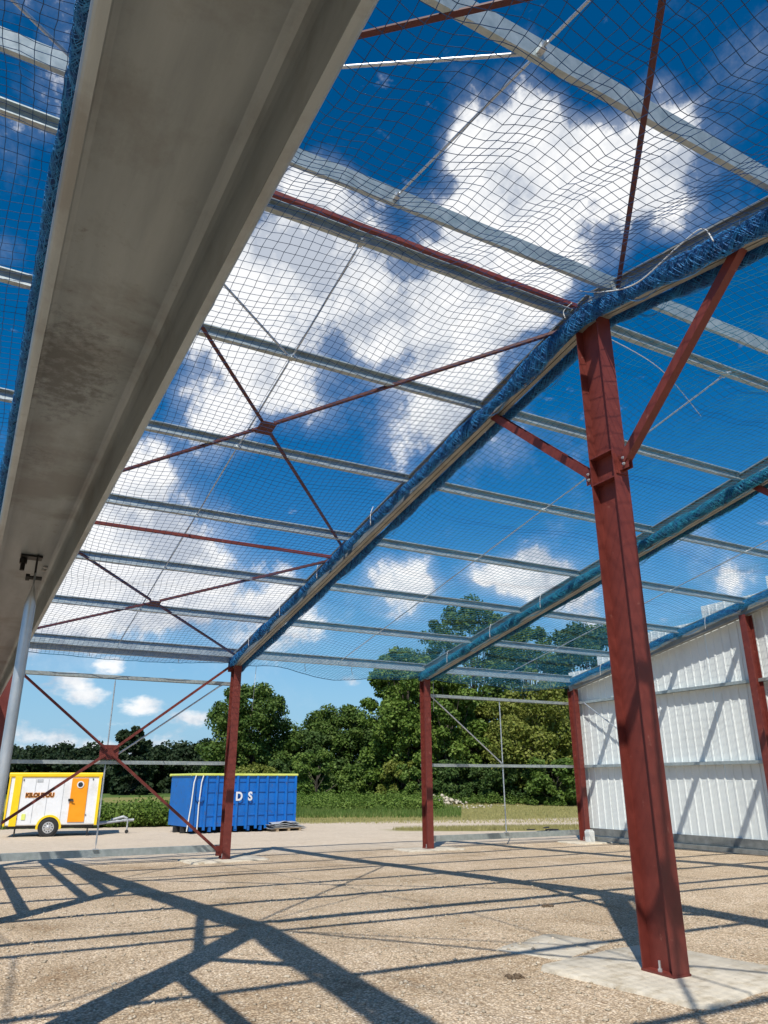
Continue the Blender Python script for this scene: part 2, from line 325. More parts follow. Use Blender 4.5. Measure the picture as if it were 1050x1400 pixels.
# loose stones on the near gravel
def stones(name, n, area, rad, m, pile=None):
    base = np.array([(1, 0, 0), (-1, 0, 0), (0, 1, 0), (0, -1, 0), (0, 0, 1), (0, 0, -1)], float)
    fs = np.array([(0, 2, 4), (2, 1, 4), (1, 3, 4), (3, 0, 4), (2, 0, 5), (1, 2, 5), (3, 1, 5), (0, 3, 5)])
    Vv = []; Ff = []
    for i in range(n):
        if pile:
            cx, cy, wx, wy, hh = pile
            a = random.uniform(0, 6.28); q = random.random() ** .6
            x = cx + wx * q * math.cos(a); y = cy + wy * q * math.sin(a); z = gz(x, y) + hh * (1 - q) * random.uniform(.3, 1)
        else:
            x = random.uniform(area[0], area[1]); y = area[2] + (area[3] - area[2]) * random.random() ** 1.3; z = gz(x, y)
        r = rad[0] + (rad[1] - rad[0]) * random.random() ** 3
        s = np.array([random.uniform(.6, 1.3), random.uniform(.6, 1.3), random.uniform(.4, .8)]) * r
        a = random.uniform(0, 6.28); ca, sa = math.cos(a), math.sin(a)
        v = base * s * rng.uniform(.8, 1.2, (6, 1)); v = v @ np.array([[ca, sa, 0], [-sa, ca, 0], [0, 0, 1]])
        v[:, 2] += rng.uniform(-.2, .2) * v[:, 0]
        Vv.append(v + (x, y, z + .25 * r)); Ff.append(fs + 6 * i)
    return poly_mesh(name, np.concatenate(Vv), np.concatenate(Ff), m)
o = stones('loose_gravel', 15000, (-8, 4, -16, -5), (.006, .026), M['pebble'])
tag(o, 'loose pale pebbles strewn over the gravel floor', 'gravel', kind='stuff')
cxp, cyp = bearing(600, 62)
o = stones('stone_pile', 260, None, (.08, .3), M['stone'], (cxp, cyp, 2.6, 1.3, .7))
tag(o, 'low heap of pale yellow rubble in the grass beyond the open side wall', 'rubble pile')
cxp, cyp = bearing(640, 58)
o = stones('rubble', 60, None, (.05, .16), M['stone'], (cxp, cyp, 4.5, 1.2, .1))
tag(o, 'scattered pale rubble on the dry grass just right of the stone heap', 'rubble')

for k, (px_, py_, rr_, l_) in enumerate(((-1.2, -12.6, .045, 'small dark clod of earth on the gravel in front of the large post'), (1.7, -9.6, .04, 'small dark clod on the gravel left of the large post'))):
    random.seed(k + 50); o = stones('clod', 14, (px_ - .07, px_ + .07, py_ - .07, py_ + .07), (rr_ * .5, rr_), M['clod']); tag(o, l_, 'clod')
# ------------------------------------------------------------------ steel hall
RIDGE_Y = -13.3; SL = .185
def zb(y):  # underside of rafters
    return 4.40 + SL * (abs(RIDGE_Y) - abs(y - RIDGE_Y)) if True else 0
RD = .38     # rafter depth
FX = [-11.30, -5.77, 0.0, 5.65, 11.26]
hall = empty('steel_hall', (0, -13.3, 0)); tag(hall, 'open steel hall frame, rust red posts under galvanised rafters and purlins, one clad gable', 'building')
hall_inv = Matrix.Translation((0, 13.3, 0))
def P(mb, name, mt, label=None, parent=None, **kw):
    o = mb.build(name, mt, None, **kw)
    if parent is None:
        o.parent = hall; o.matrix_parent_inverse = hall_inv
    else:
        o.parent = parent
        o.matrix_parent_inverse = Matrix.Identity(4)
    if label: o['label'] = label
    return o
def Iprof(b, d, tf=.014, tw=.009):   # b along u, d along v
    return [(-b/2, -d/2), (b/2, -d/2), (b/2, -d/2+tf), (tw/2, -d/2+tf), (tw/2, d/2-tf), (b/2, d/2-tf), (b/2, d/2), (-b/2, d/2), (-b/2, d/2-tf), (-tw/2, d/2-tf), (-tw/2, -d/2+tf), (-b/2, -d/2+tf)]
def Cprof(w, h, lip, t=.003, flip=1):  # web along v (height h), flanges w toward +u*flip, lips
    p = [(0, -h/2), (w, -h/2), (w, -h/2+lip), (w-t, -h/2+lip), (w-t, -h/2+t), (t, -h/2+t), (t, h/2-t), (w-t, h/2-t), (w-t, h/2-lip), (w, h/2-lip), (w, h/2), (0, h/2)]
    return [(a*flip, b) for a, b in p]
def column(x, y, top, b, d, z0, upv, label, plates=True):
    """I section post; its web lies along upv"""
    mb = MB(); mb.prof((x, y, z0 + .02), (x, y, top), Iprof(b, d), up=upv)
    c = P(mb, 'column', M['red'], label)
    mb = MB(); U = Vector(upv); W = Vector((0, 0, 1)).cross(U)
    mb.box((x, y, z0 + .012), (abs(U.x) * (d + .015) + abs(W.x) * (b + .015), abs(U.y) * (d + .015) + abs(W.y) * (b + .015), .02))
    P(mb, 'base_plate', M['red'], None, c)
    for s1 in (-1, 1):
        mb = MB(); bx = x + W.x * s1 * (b / 2 - .035) ; by = y + W.y * s1 * (b / 2 - .035)
        mb.tube([(bx, by, z0 + .02), (bx, by, z0 + .11)], .011, 8); mb.tube([(bx, by, z0 + .022), (bx, by, z0 + .045)], .02, 6)
        P(mb, 'anchor_bolt', M['rim'], None, c)
    return c
HC = .036
main_cols = {}
for i, x in enumerate(FX):
    d, b = (.28, .19)
    lab = {1: 'eave post at the open left bay, mostly hidden', 2: 'eave post in front of the blue container', 3: 'eave post between the two open bays, in front of the tall trees', 4: 'corner post at the clad gable'}.get(i)
    column(x, -.05, zb(0) + .05, b, d, gz(x, 0) + .03, (0, 1, 0), lab)
    column(x, -26.6, zb(-26.6) + .02, b, d, 0.03, (0, 1, 0), 'eave post behind the viewer')
for i, x in enumerate(FX):
    if i == 4: 
        column(x, RIDGE_Y, zb(RIDGE_Y), .18, .3, .02, (1, 0, 0), 'ridge post of the clad gable'); continue
    c = column(x, -13.24, zb(-13.24) + .02, .205, .36, gz(x, -13.24) + .02, (0, 1, 0), 'large ridge post in the foreground' if i == 2 else None)
    # stiffeners and knee cleats
    for zz in (4.78, 5.10):
        mb = MB()
        for s in (-1, 1): mb.box((x + s * .052, -13.24, zz), (.096, .325, .014))
        P(mb, 'stiffener_plate', M['red'], None, c)
    for s in (-1, 1):
        y1 = -13.24 + s * .18
        mb = MB(); mb.box((x - .03, y1 + s * .07, 4.93), (.012, .14, .17)); mb.box((x + .03, y1 + s * .07, 4.93), (.012, .14, .17)); mb.box((x, y1 + s * .007, 4.93), (.17, .012, .24))
        P(mb, 'knee_cleat', M['red'], None, c)
        mb = MB()
        for q in (-.035, .035): mb.tube([(x - .065, y1 + s * .09, 4.93 + q), (x + .065, y1 + s * .09, 4.93 + q)], .011, 6); mb.tube([(x - .052, y1 + s * .09, 4.93 + q), (x - .036, y1 + s * .09, 4.93 + q)], .019, 6)
        P(mb, 'bolt', M['rim'], None, c)
        ye = -13.24 + s * 2.0
        mb = MB(); mb.prof((x, y1 + s * .07, 4.95), (x, ye, zb(ye) + .03), Cprof(.10, .10, .1, .006) if False else [(-.05, -.05), (.05, -.05), (.05, .05), (.043, .05), (.043, -.043), (-.043, -.043), (-.043, .05), (-.05, .05)], up=(0, -s * .75, .66))
        P(mb, 'knee_brace', M['red'], 'red knee brace from the ridge post up to the rafter')
# gable posts
for x in (FX[1], FX[4]):
    for y in ((-6.65, -19.9) if x > 0 else (-7.7,)):
        column(x, y, zb(y) + .01, .18, .28, gz(x, y) + .02, (1, 0, 0), 'gable post against the white cladding' if x > 0 else None)

# rafters: two lipped channels back to back
YE0, YE1 = .12, -26.75
for i, x in enumerate(FX):
    mb = MB()
    for s in (-1, 1):
        pr = Cprof(.062, RD, .02, .004, s); pr = [(a + s * .008, b) for a, b in pr]
        for ya, yb in ((YE0, RIDGE_Y), (RIDGE_Y, YE1)):
            pp = pr if ya > yb else pr
            mb.prof((x, ya, zb(ya) + RD/2), (x, yb, zb(yb) + RD/2), pp)
    r = P(mb, 'rafter', M['galv2'], ['far left rafter', 'rafter directly overhead', 'rafter carried by the foreground ridge post', 'second rafter to the right', 'gable rafter above the cladding'][i])
    mb = MB(); mb.box((x, RIDGE_Y, zb(RIDGE_Y) + RD * .45), (.014, .9, RD * .8)); 
    mb.box((x, RIDGE_Y, zb(RIDGE_Y) - .012), (.2, .34, .016))
    P(mb, 'ridge_plate', M['galv'], None, r)

# purlins, in bays between rafters
PUR_Y = [-.12, -2.45, -4.6, -6.75, -8.9, -11.0, -12.95, -13.70, -15.85, -17.95, -20.05, -22.2, -24.3, -26.5]
PH = .17
def zp(y): return zb(y) + RD - .06
for bi in range(4):
    xa, xb = FX[bi] + .02, FX[bi + 1] - .02
    if bi == 3: xb += .0
    for y in PUR_Y:
        side = 1 if y > RIDGE_Y else -1
        upv = Vector((0, side * SL, 1)).normalized()
        z = zp(y)
        mb = MB(); h = .23 if y in (-.12, -26.5) else PH
        mb.prof((xa, y, z), (xb, y, z), Cprof(.06, h, .018, .003, side), up=upv)
        pu = P(mb, 'purlin', M['galv'], 'eave purlin' if h > .2 else None)
        mb = MB()
        for xe in (xa + .06, xb - .06): mb.box((xe, y + side * .004, z - .01), (.07, .008, h + .04), Matrix.Rotation(math.atan(SL) * side, 3, 'X'))
        P(mb, 'purlin_cleat', M['galv'], None, pu)

# anti-sag tubes down the middle of each bay
def flat_tube(a, b, r, name='sag_tube', mt='tube', label=None, flat=.05):
    a = Vector(a); b = Vector(b); d = (b - a).normalized()
    mb = MB(); ref = Vector((0, 0, 1)) if abs(d.z) < .8 else Vector((0, 1, 0))
    u = d.cross(ref).normalized(); w = d.cross(u).normalized(); n = 10; vs = []; fs = []
    Ln = (b - a).length
    st = [(0, 1.5, .18), (flat, 1.5, .18), (flat * 2.6, 1, 1), (Ln - flat * 2.6, 1, 1), (Ln - flat, 1.5, .18), (Ln, 1.5, .18)]
    for (t, su, sw) in st:
        for k in range(n):
            an = 2 * math.pi * k / n; vs.append(a + d * t + u * math.cos(an) * r * sw + w * math.sin(an) * r * su)
    for i in range(len(st) - 1):
        for k in range(n): fs.append((i * n + k, i * n + (k + 1) % n, (i + 1) * n + (k + 1) % n, (i + 1) * n + k))
    fs += [tuple(range(n))[::-1], tuple(range((len(st) - 1) * n, len(st) * n))]
    mb.add(vs, fs)
    return P(mb, name, M[mt], label, smooth=True)
for bi in range(4):
    xm = (FX[bi] + FX[bi + 1]) / 2 - (.1 if bi == 1 else 0)
    for j in range(len(PUR_Y) - 1):
        ya, yb = PUR_Y[j], PUR_Y[j + 1]
        if j == 6: continue
        flat_tube((xm, ya - .03, zp(ya) - .03), (xm, yb + .03, zp(yb) - .03), .0125)
    for y in PUR_Y[1:-1]:
        mb = MB(); mb.box((xm, y, zp(y) - .03), (.05, .10, .05)); mb.tube([(xm, y - .09, zp(y) - .03), (xm, y + .09, zp(y) - .03)], .016, 6)
        P(mb, 'tube_clip', M['tube'])
    for s, y0, y1 in ((1, -11.0, -12.95), (-1, -15.85, -13.7)):
        for xe in (FX[bi] + .1, FX[bi + 1] - .1):
            if (bi, s, xe < xm) in ((1, 1, True), (1, -1, True), (0, -1, False), (2, -1, False)):
                flat_tube((xm, y0, zp(y0) - .05), (xe, y1, zp(y1) - .02), .015)

# red roof bracing (bay 1) : tie beams and crosses with centre plates
def flatbar(p0, p1, w=.06, t=.006, name='cross_brace', label=None):
    mb = MB(); mb.prof(p0, p1, [(-w/2, 0), (w/2, 0), (w/2, t), (t, t), (t, w), (0, w), (0, t), (-w/2, t)], up=(0, 0, 1))
    return P(mb, name, M['redshaded'], label)
def tie(xa, xb, y, z, label):
    mb = MB(); w = .055; h = .055
    mb.prof((xa, y, z), (xb, y, z), [(-w/2, -h/2), (w/2, -h/2), (w/2, h/2), (-w/2, h/2)])
    return P(mb, 'tie_beam', M['red'], label, bevel=.004)
tie(-5.55, -.09, -13.1, zb(-13.1) + .33, 'red tie beam along the ridge beside the foreground post')
tie(-5.55, -.09, -6.15, zb(-6.15) + .20, 'red tie beam halfway down the roof slope')
tie(-5.55, -.09, -20.4, zb(-20.4) + .22, 'red tie beam over the near slope')
mb = MB(); mb.prof((-5.6, .0, 4.60), (-.06, .0, 4.60), [(-.05, -.075), (.05, -.075), (.05, .075), (-.05, .075)])
P(mb, 'eave_tie', M['galv'], 'dark galvanised tie under the eave purlin')
def xbrace(ya, yb, oz):
    cy = (ya + yb) / 2; cx = -2.80; cz = zb(cy) + oz
    for (x, y) in ((-.06, ya), (-.06, yb), (-5.58, ya), (-5.58, yb)):
        e = Vector((x, y, zb(y) + oz + .02)); c = Vector((cx, cy, cz)); d = (e - c).normalized()
        flatbar(c + d * .13, e, .05)
    mb = MB(); mb.box((cx, cy, cz - .012), (.23, .30, .012), Matrix.Rotation(-math.atan(SL) if cy > RIDGE_Y else math.atan(SL), 3, 'X'))
    P(mb, 'gusset_plate', M['redshaded'], 'centre plate where four red braces meet')
xbrace(-12.75, -6.45, .22); xbrace(-5.9, -.15, .22); xbrace(-13.75, -19.9, .22)

# ---- side wall (y = 0): girts, sill, tubes, cross brace
GY = .19
def girt(p0, p1, w=.15, h=.08, m='galv', name='girt', label=None, upv=(0, 0, 1), t=.003, lip=.014):
    """lipped channel lying on its side, open downwards: web on top"""
    pr = [(-w/2, 0), (-w/2, -h), (-w/2+lip, -h), (-w/2+lip, -h+t), (-w/2+t, -h+t), (-w/2+t, -t), (w/2-t, -t), (w/2-t, -h+t), (w/2-lip, -h+t), (w/2-lip, -h), (w/2, -h), (w/2, 0)]
    mb = MB(); mb.prof(p0, p1, pr, up=upv); return P(mb, name, M[m], label)
TB = 2.12; TT = 4.05
for bi in (0, 1, 3):
    xa, xb = FX[bi] + .0, FX[bi + 1] - .012
    for z, l in ((TB, 'middle side wall girt'), (TT, 'upper side wall girt')): girt((xa, GY, z), (xb, GY, z), label=l)
    mb = MB(); zz = gz((xa + xb) / 2, .1)
    mb.prof((xa, .16, .25 + zz), (xb, .16, .25 + zz), Cprof(.07, .15, .02, .004, -1)); P(mb, 'sill_channel', M['galv'], 'galvanised sill channel along the ground')
    xm = (xa + xb) / 2
    flat_tube((xm, GY - .03, .34 + zz), (xm, GY - .03, TB - .05), .018, 'girt_tube')
    flat_tube((xm, GY - .03, TB + .0), (xm, GY - .03, TT - .05), .016, 'girt_tube')
    mb = MB(); mb.box((xm, GY - .04, .335 + zz), (.12, .08, .02)); P(mb, 'tube_foot', M['tube'])
    if bi == 1: flat_tube((xb - .25, GY - .05, TT - .05), (xm + .08, GY - .05, TB + .02), .020, 'girt_tube', label='galvanised diagonal strut left of the second post')
    if bi == 3: flat_tube((xa + .3, GY - .05, TT - .05), (xm - .03, GY - .05, TB + .02), .018, 'girt_tube', label='thin galvanised diagonal strut in the right open bay')
cx, cz = -2.86, 2.30
for (x, z, e) in ((-.12, 4.45, 0), (-.12, .10, 0), (-5.55, 4.45, 0), (-5.55, .35, 0)):
    E = Vector((x, .03, z)); c = Vector((cx, .03, cz)); d = (E - c).normalized()
    mb = MB(); mb.prof(c + d * .1, E, [(-.03, -.03), (.03, -.03), (.03, -.024), (-.024, -.024), (-.024, .03), (-.03, .03)], up=(0, 1, 0)); P(mb, 'wall_brace', M['red'], 'red diagonal of the side wall cross brace')
mb = MB(); mb.box((cx, .045, cz), (.42, .012, .32)); P(mb, 'gusset_plate', M['red'], 'red centre plate of the side wall cross brace')
for x, z in ((-.12, .12), (-5.5, .36), (-.12, 4.4)):
    mb = MB(); mb.box((x, .02, z), (.16, .012, .22)); P(mb, 'corner_gusset', M['red'])

# ---- gable frame the viewer stands beside (x = -5.65): girts along y
GX = -5.825
def rgirt(p0, p1, w, h, lip, rad, t, label):
    """lipped channel, open downwards, with rolled corners"""
    def arc(cx_, cy_, r_, a0, a1, n=5): return [(cx_ + r_ * math.cos(R(a0 + (a1 - a0) * k / n)), cy_ + r_ * math.sin(R(a0 + (a1 - a0) * k / n))) for k in range(n + 1)]
    r2_ = .006
    half = [(0, 0)] + arc(w/2 - rad, -rad, rad, 90, 0) + arc(w/2 - r2_, -h + r2_, r2_, 0, -90, 4) + [(w/2 - lip, -h), (w/2 - lip, -h + t)] + arc(w/2 - r2_, -h + r2_, r2_ - t, -90, 0, 4) + arc(w/2 - rad, -rad, rad - t, 0, 90) + [(0, -t)]
    right = half; left = [(-a_, b_) for a_, b_ in half[::-1]]
    mb = MB(); mb.prof(p0, p1, right[:-1] + left[:-1][0:] if False else right + left[1:-1]); o = P(mb, 'girt', M['girt'], label, smooth=False); return o
TG = 2.19
for z, ya, yb in ((TG, .1, -7.6), (4.15, .1, -7.6), (5.05, -2.9, -7.6), (TG, -13.43, -26.4), (4.2, -13.43, -26.4)):
    near = (z == TG and ya < -13)
    if near:
        rgirt((GX, ya, z), (GX, yb, z), .15, .11, .011, .02, .0025, 'wide stained girt passing close overhead')
        mb = MB(); mb.box((-5.815, -16.78, z - .006), (.05, .035, .004)); mb.box((-5.802, -16.80, z - .036), (.004, .022, .062))
        mb.tube([(-5.832, -16.775, z - .004), (-5.832, -16.775, z - .040)], .0055, 8); mb.tube([(-5.832, -16.775, z - .010), (-5.832, -16.775, z - .022)], .010, 6)
        mb.tube([(-5.82, -16.80, z - .062), (-5.785, -16.80, z - .062)], .005, 8); mb.tube([(-5.822, -16.80, z - .062), (-5.813, -16.80, z - .062)], .009, 6)
        P(mb, 'tube_bracket', M['dark'], None, None)
        mb = MB()
        for q in (0, .035): mb.tube([(-5.775, -16.66 - q, z - .0025), (-5.775, -16.66 - q, z - .007)], .006, 8)
        P(mb, 'rivet', M['rim'])
        for xx in (-5.865, -5.785):
            for yy in (-13.58, -13.5):
                mb = MB(); mb.tube([(xx, yy, z - .002), (xx, yy, z - .022)], .013, 6); P(mb, 'bolt', M['rim'])
    else: girt((GX, ya, z), (GX, yb, z))
flat_tube((-5.802, -16.81, TG - .055), (-5.802, -16.81, .25), .0128, 'girt_tube', label='galvanised tube hanging from the overhead girt at the left edge', flat=.03)
mb = MB(); mb.prof((GX, .1, .16), (GX, -26.4, .16), Cprof(.07, .2, .02, .004, -1)); P(mb, 'sill_channel', M['galv'])

# ---- clad gable (x = 11.26)
WX = 11.26 + .24
for ya, yb in ((.1, -6.64), (-6.66, -13.29), (-13.31, -19.89), (-19.91, -26.5)):
    for z in (TB, TT): girt((WX - .09, ya, z), (WX - .09, yb, z), label='girt across the white gable cladding')
    if (ya + yb) / 2 > -20 and (ya + yb) / 2 < -6: girt((WX - .09, ya, 5.85), (WX - .09, yb, 5.85))
    ym = (ya + yb) / 2
    flat_tube((WX - .19, ya - .55 if ya > -1 else ya - .4, TT - .06), (WX - .19, ym, TB + .03), .02, 'girt_tube', label='pale diagonal strut against the white cladding')
mb = MB(); mb.prof((WX - .06, .2, .20), (WX - .06, -26.6, .20), Cprof(.08, .20, .02, .004, -1)); P(mb, 'sill_channel', M['galvdark'], 'grey double sill channel at the foot of the cladding')
mb = MB(); mb.prof((WX - .16, .2, .03), (WX - .16, -26.6, .03), [(-.06, -.05), (.06, -.05), (.06, .05), (-.06, .05)]); P(mb, 'sill_angle', M['galvdark'])
edges = [.35, -1.02, -3.09, -5.16, -7.23, -9.3, -11.37, -13.3, -15.23, -17.3, -19.37, -21.44, -23.51, -25.58, -26.95]
for k in range(len(edges) - 1):
    ya, yb = edges[k], edges[k + 1]
    hi = yb if yb >= RIDGE_Y - .01 else ya
    top = zp(hi) + .13 if hi != .35 else 5.0
    # trapezoid ribs
    pts = []; y = ya; pitch = .2588; dp = .020
    nr = max(1, round((ya - yb) / pitch)); pt = (ya - yb) / nr
    for q in range(nr):
        y0 = ya - q * pt
        pts += [(y0, 0), (y0 - pt * .72, 0), (y0 - pt * .79, -dp), (y0 - pt * .93, -dp)]
    pts.append((yb, 0))
    off = .004 * (k % 2)
    vs = []; fs = []
    zlev = [.10, 1.3, 2.6, 3.9, top]
    for z in zlev:
        for (yy, xx) in pts: vs.append((WX + .012 + off - xx * -1 + .003 * math.sin(yy * 2.1 + z), yy, z))
    n = len(pts)
    for j in range(len(zlev) - 1):
        for q in range(n - 1): fs.append((j * n + q, j * n + q + 1, (j + 1) * n + q + 1, (j + 1) * n + q))
    mb = MB(); mb.add(vs, fs); P(mb, 'cladding_sheet', M['white'])

# screws on the cladding sheet near the girts are too small to matter; a white wrapped block stands at the corner post
mb = MB(); mb.box((11.10, -.42, gz(11.1, -.42) + .16), (.22, .2, .34)); mb.box((11.10, -.42, gz(11.1, -.42) + .345), (.18, .16, .03))
tag(mb.build('concrete_block', M['rope'], bevel=.02), 'small white block at the foot of the corner post by the cladding', 'block')

# ------------------------------------------------------------------ concrete pads
def pad(x, y, wx, wy, label, seed, rz=0, h=.03):
    random.seed(seed); n = 44; top = []; 
    mb = MB(); vs = []
    for ring, (k, dz) in enumerate(((1.03, -.06), (1.0, h - .012), (.985, h), (.5, h + .003), (0.02, h + .004))):
        for i in range(n):
            a = 2 * math.pi * i / n; c, s = math.cos(a), math.sin(a)
            q = 1 / max(abs(c), abs(s)); q = min(q, 1.37)
            j = 1 + .045 * mnoise.noise(Vector((c * 2.2, s * 2.2, seed))) + .02 * mnoise.noise(Vector((c * 9, s * 9, seed)))
            px = wx / 2 * q * c * j * k; py = wy / 2 * q * s * j * k
            X = x + px * math.cos(rz) - py * math.sin(rz); Y = y + px * math.sin(rz) + py * math.cos(rz)
            vs.append((X, Y, gz(x, y) + dz + (.004 * mnoise.noise(Vector((X * 3, Y * 3, 0))) if ring else 0)))
    fs = [(r * n + i, r * n + (i + 1) % n, (r + 1) * n + (i + 1) % n, (r + 1) * n + i) for r in range(4) for i in range(n)]
    fs.append(tuple(range(4 * n, 5 * n)))
    mb.add(vs, fs); o = mb.build('concrete_pad', M['concrete'], smooth=True); tag(o, label, 'concrete pad', 'concrete pads under the posts'); return o
pad(.15, -13.15, 1.75, 1.75, 'pale concrete pad under the large foreground post', 3, R(8), .018)
pad(0.0, -.05, 1.9, 1.1, 'white concrete pad under the post in front of the blue container', 4, R(3))
pad(5.65, -.1, 1.7, 1.0, 'white concrete pad under the post before the tall trees', 5)
pad(11.0, -.3, 1.3, 1.2, 'concrete pad at the corner of the clad gable', 6)
pad(-5.65, -13.24, 1.6, 1.6, 'concrete pad left of the view under the other ridge post', 8)
pad(.0, -11.72, 1.15, .8, 'thin broken smear of concrete on the gravel behind the large post', 9, R(20), .003)

# ------------------------------------------------------------------ nets
CELL = .10
def fbm(x, y, s): return mnoise.noise(Vector((x, y, s)))
def net_sheet(xa, xb, ya, yb, seed, sag=.22, zoff=.10, shear=0.0):
    nu = int(round((xb - xa) / CELL)) + 1; nv = int(round(abs(yb - ya) / (CELL))) + 1
    G = np.zeros((nv, nu, 3))
    for j in range(nv):
        t = j / (nv - 1); y = ya + (yb - ya) * t
        for i in range(nu):
            s = i / (nu - 1); x = xa + (xb - xa) * s; e = 4 * s * (1 - s)
            near = smooth(-11.5, -15, y)
            n1 = fbm(x * .55, y * .42, seed); n2 = fbm(x * .5 + 9, y * .5, seed + 3); n3 = fbm(x * 1.7, y * 1.3, seed + 7)
            w = min(e * 2.2, 1)
            X = x + w * (.16 * n1 + (.05 + .07 * near) * n3); Y = y + w * (.20 * n2 + .05 * n3) + shear * (s - .5)
            pl = abs(((abs(y) - .12) / 2.13) % 1 - .5) * 2   # 1 at purlins
            tri = abs(((x * 1.15 + .35 * n2 + .12 * y) % 1) - .5) * 2 - .5
            zz = zb(Y) + zoff + w * near * .13 * tri - (sag + .22 * near) * e * (.75 + .5 * n2) + .05 * pl * e + w * (.07 + .12 * near) * n1 + w * (.025 + .07 * near) * n3
            G[j, i] = (X, Y, zz)
    jit = rng.normal(0, .004, G.shape); G += jit
    return G
def net(name, xa, xb, ya, yb, seed, m, label, **kw):
    G = net_sheet(xa, xb, ya, yb, seed, **kw)
    V, F = join([cords(G, .0033), cords(np.swapaxes(G, 0, 1), .0033)])
    o = poly_mesh(name, V, F, m)
    tag(o, label, 'safety net', 'safety nets slung under the roof bays')
    # thicker border rope along the eave edge
    Lr = G[0][None, :, :] + np.array([0, 0, -.01]); v, f = cords(Lr, .007); poly_mesh('border_rope', v, f, M['netteal'], o)
    return o
nets = []
nets.append(net('safety_net', FX[0] + .15, FX[1] - .14, -1.0, -23.5, 1, M['netblue'], 'blue safety net under the roof left of the overhead girt', sag=.18))
nets.append(net('safety_net', FX[1] + .14, FX[2] - .14, -.10, -23.5, 2, M['netblue'], 'blue safety net under the roof between overhead girt and foreground post', sag=.24))
nets.append(net('safety_net', FX[2] + .14, FX[3] - .14, .02, -23.5, 3, M['netteal'], 'teal safety net right of the foreground post, above the open bay', sag=.26))
nets.append(net('safety_net', FX[3] + .14, FX[4] - .12, .02, -23.5, 4, M['netteal'], 'teal safety net meeting the top of the white cladding', sag=.22))

def bundle(xc, side, owner, m, ya, yb, hz, wx, wz, dens, seed, rad=.0032, core=True, fat=0):
    """net gathered along a rafter: wandering cords, looping meshes and a dark folded core"""
    r = np.random.default_rng(seed); st = .07; nv = int(abs(yb - ya) / st)
    t = np.linspace(0, 1, nv); Y = ya + (yb - ya) * t
    low = np.array([smooth(-7.5, -12.5, y) if side < 0 else 0 for y in Y]) * fat; Zc = np.array([zb(y) + hz - fat * .085 * smooth(-7.5, -12.5, y) + .03 * mnoise.noise(Vector((y * .8, seed, 0))) for y in Y]); Xc = np.array([xc + .02 * mnoise.noise(Vector((y * .9, seed, 5))) for y in Y])
    W = (1 + .48 * low) * np.array([1 + .10 * math.cos(y * 6.283 / 2.13) + .38 * mnoise.noise(Vector((y * 1.1, seed, 9))) for y in Y])
    parts = []; lines = []
    nh = int(round(9 * min(dens, 1.3))) + 2; st2_ = .032; nv2 = int(abs(yb - ya) / st2_); Y2 = ya + (yb - ya) * np.linspace(0, 1, nv2)
    xi = lambda arr: np.interp(-Y2, -Y, arr)
    Z2, X2, W2 = xi(Zc), xi(Xc), xi(W)
    wob = np.array([mnoise.noise(Vector((y * 1.3, seed, 3))) for y in Y2]); wob2 = np.array([mnoise.noise(Vector((y * 4.1, seed, 6))) for y in Y2])
    for layer in (1.0, .86):
        for fam in (-1, 1):
            for k in range(nh):
                an = 6.283 * (k + .5 * (layer < 1)) / nh + fam * (Y2 * 6.283 / r.uniform(.50, .58) + 1.3 * wob) + .5 * wob2 + r.normal(0, .025, nv2)
                fold = 1 + .15 * np.sin(4 * an * .5 + 2 * wob * 3) * np.cos(Y2 * 3.1 + seed) + .10 * wob2
                q = layer * fold + r.normal(0, .014, nv2)
                lines.append(np.stack([X2 + wx * q * W2 * np.cos(an), Y2 + r.normal(0, .004, nv2), Z2 + wz * q * W2 * np.sin(an)], 1))
    parts.append(cords(np.array(lines), rad))
    # slack meshes hanging between the lashings
    sl_ = []
    yk = max(ya, yb) - .3
    while yk > min(ya, yb) + 1:
        dl = r.uniform(.25, .8); dp_ = r.uniform(.04, .13)
        for j_ in range(3):
            u = np.linspace(0, 1, 12); yy = yk - dl * u; xx = np.interp(-yy, -Y, Xc) + wx * (j_ - 1) * .7 + r.normal(0, .004, 12)
            sl_.append(np.stack([xx, yy, np.interp(-yy, -Y, Zc) - wz * .8 - dp_ * (1 - .25 * j_) * 4 * u * (1 - u)], 1))
        yk -= dl + r.uniform(0, .5)
    parts.append(cords(np.array(sl_), rad))
    V, F = join(parts); o = poly_mesh('gathered_edge', V, F, M['bundleteal'] if m is M['netteal'] else M['bundle'], owner)
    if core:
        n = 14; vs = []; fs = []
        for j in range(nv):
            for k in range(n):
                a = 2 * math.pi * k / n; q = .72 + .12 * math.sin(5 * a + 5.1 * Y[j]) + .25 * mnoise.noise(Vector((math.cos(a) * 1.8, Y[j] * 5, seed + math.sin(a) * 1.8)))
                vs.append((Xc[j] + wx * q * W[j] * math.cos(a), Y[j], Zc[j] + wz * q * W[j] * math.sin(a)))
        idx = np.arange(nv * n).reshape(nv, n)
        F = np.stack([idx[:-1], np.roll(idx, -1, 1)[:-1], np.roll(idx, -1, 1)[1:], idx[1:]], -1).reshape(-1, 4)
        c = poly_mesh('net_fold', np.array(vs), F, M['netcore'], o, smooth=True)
    return o
bundle(FX[1] - .19, -1, nets[0], M['netblue'], -.1, -23.4, .12, .06, .11, 1.2, 21)
bundle(FX[2] - .155, -1, nets[1], M['netblue'], .0, -23.4, .11, .047, .092, 1.5, 22, fat=.8)
bundle(FX[2] + .16, 1, nets[2], M['netblue'], .05, -23.4, .0, .05, .085, 1.0, 23)
bundle(FX[3] - .15, -1, nets[2], M['netteal'], .0, -23.4, .10, .05, .10, 1.3, 24, fat=.5)
bundle(FX[3] + .15, 1, nets[3], M['netteal'], .0, -23.4, .02, .04, .07, .6, 25)
bundle(FX[4] - .14, -1, nets[3], M['netblue'], .05, -23.4, .24, .035, .085, 1.1, 26)
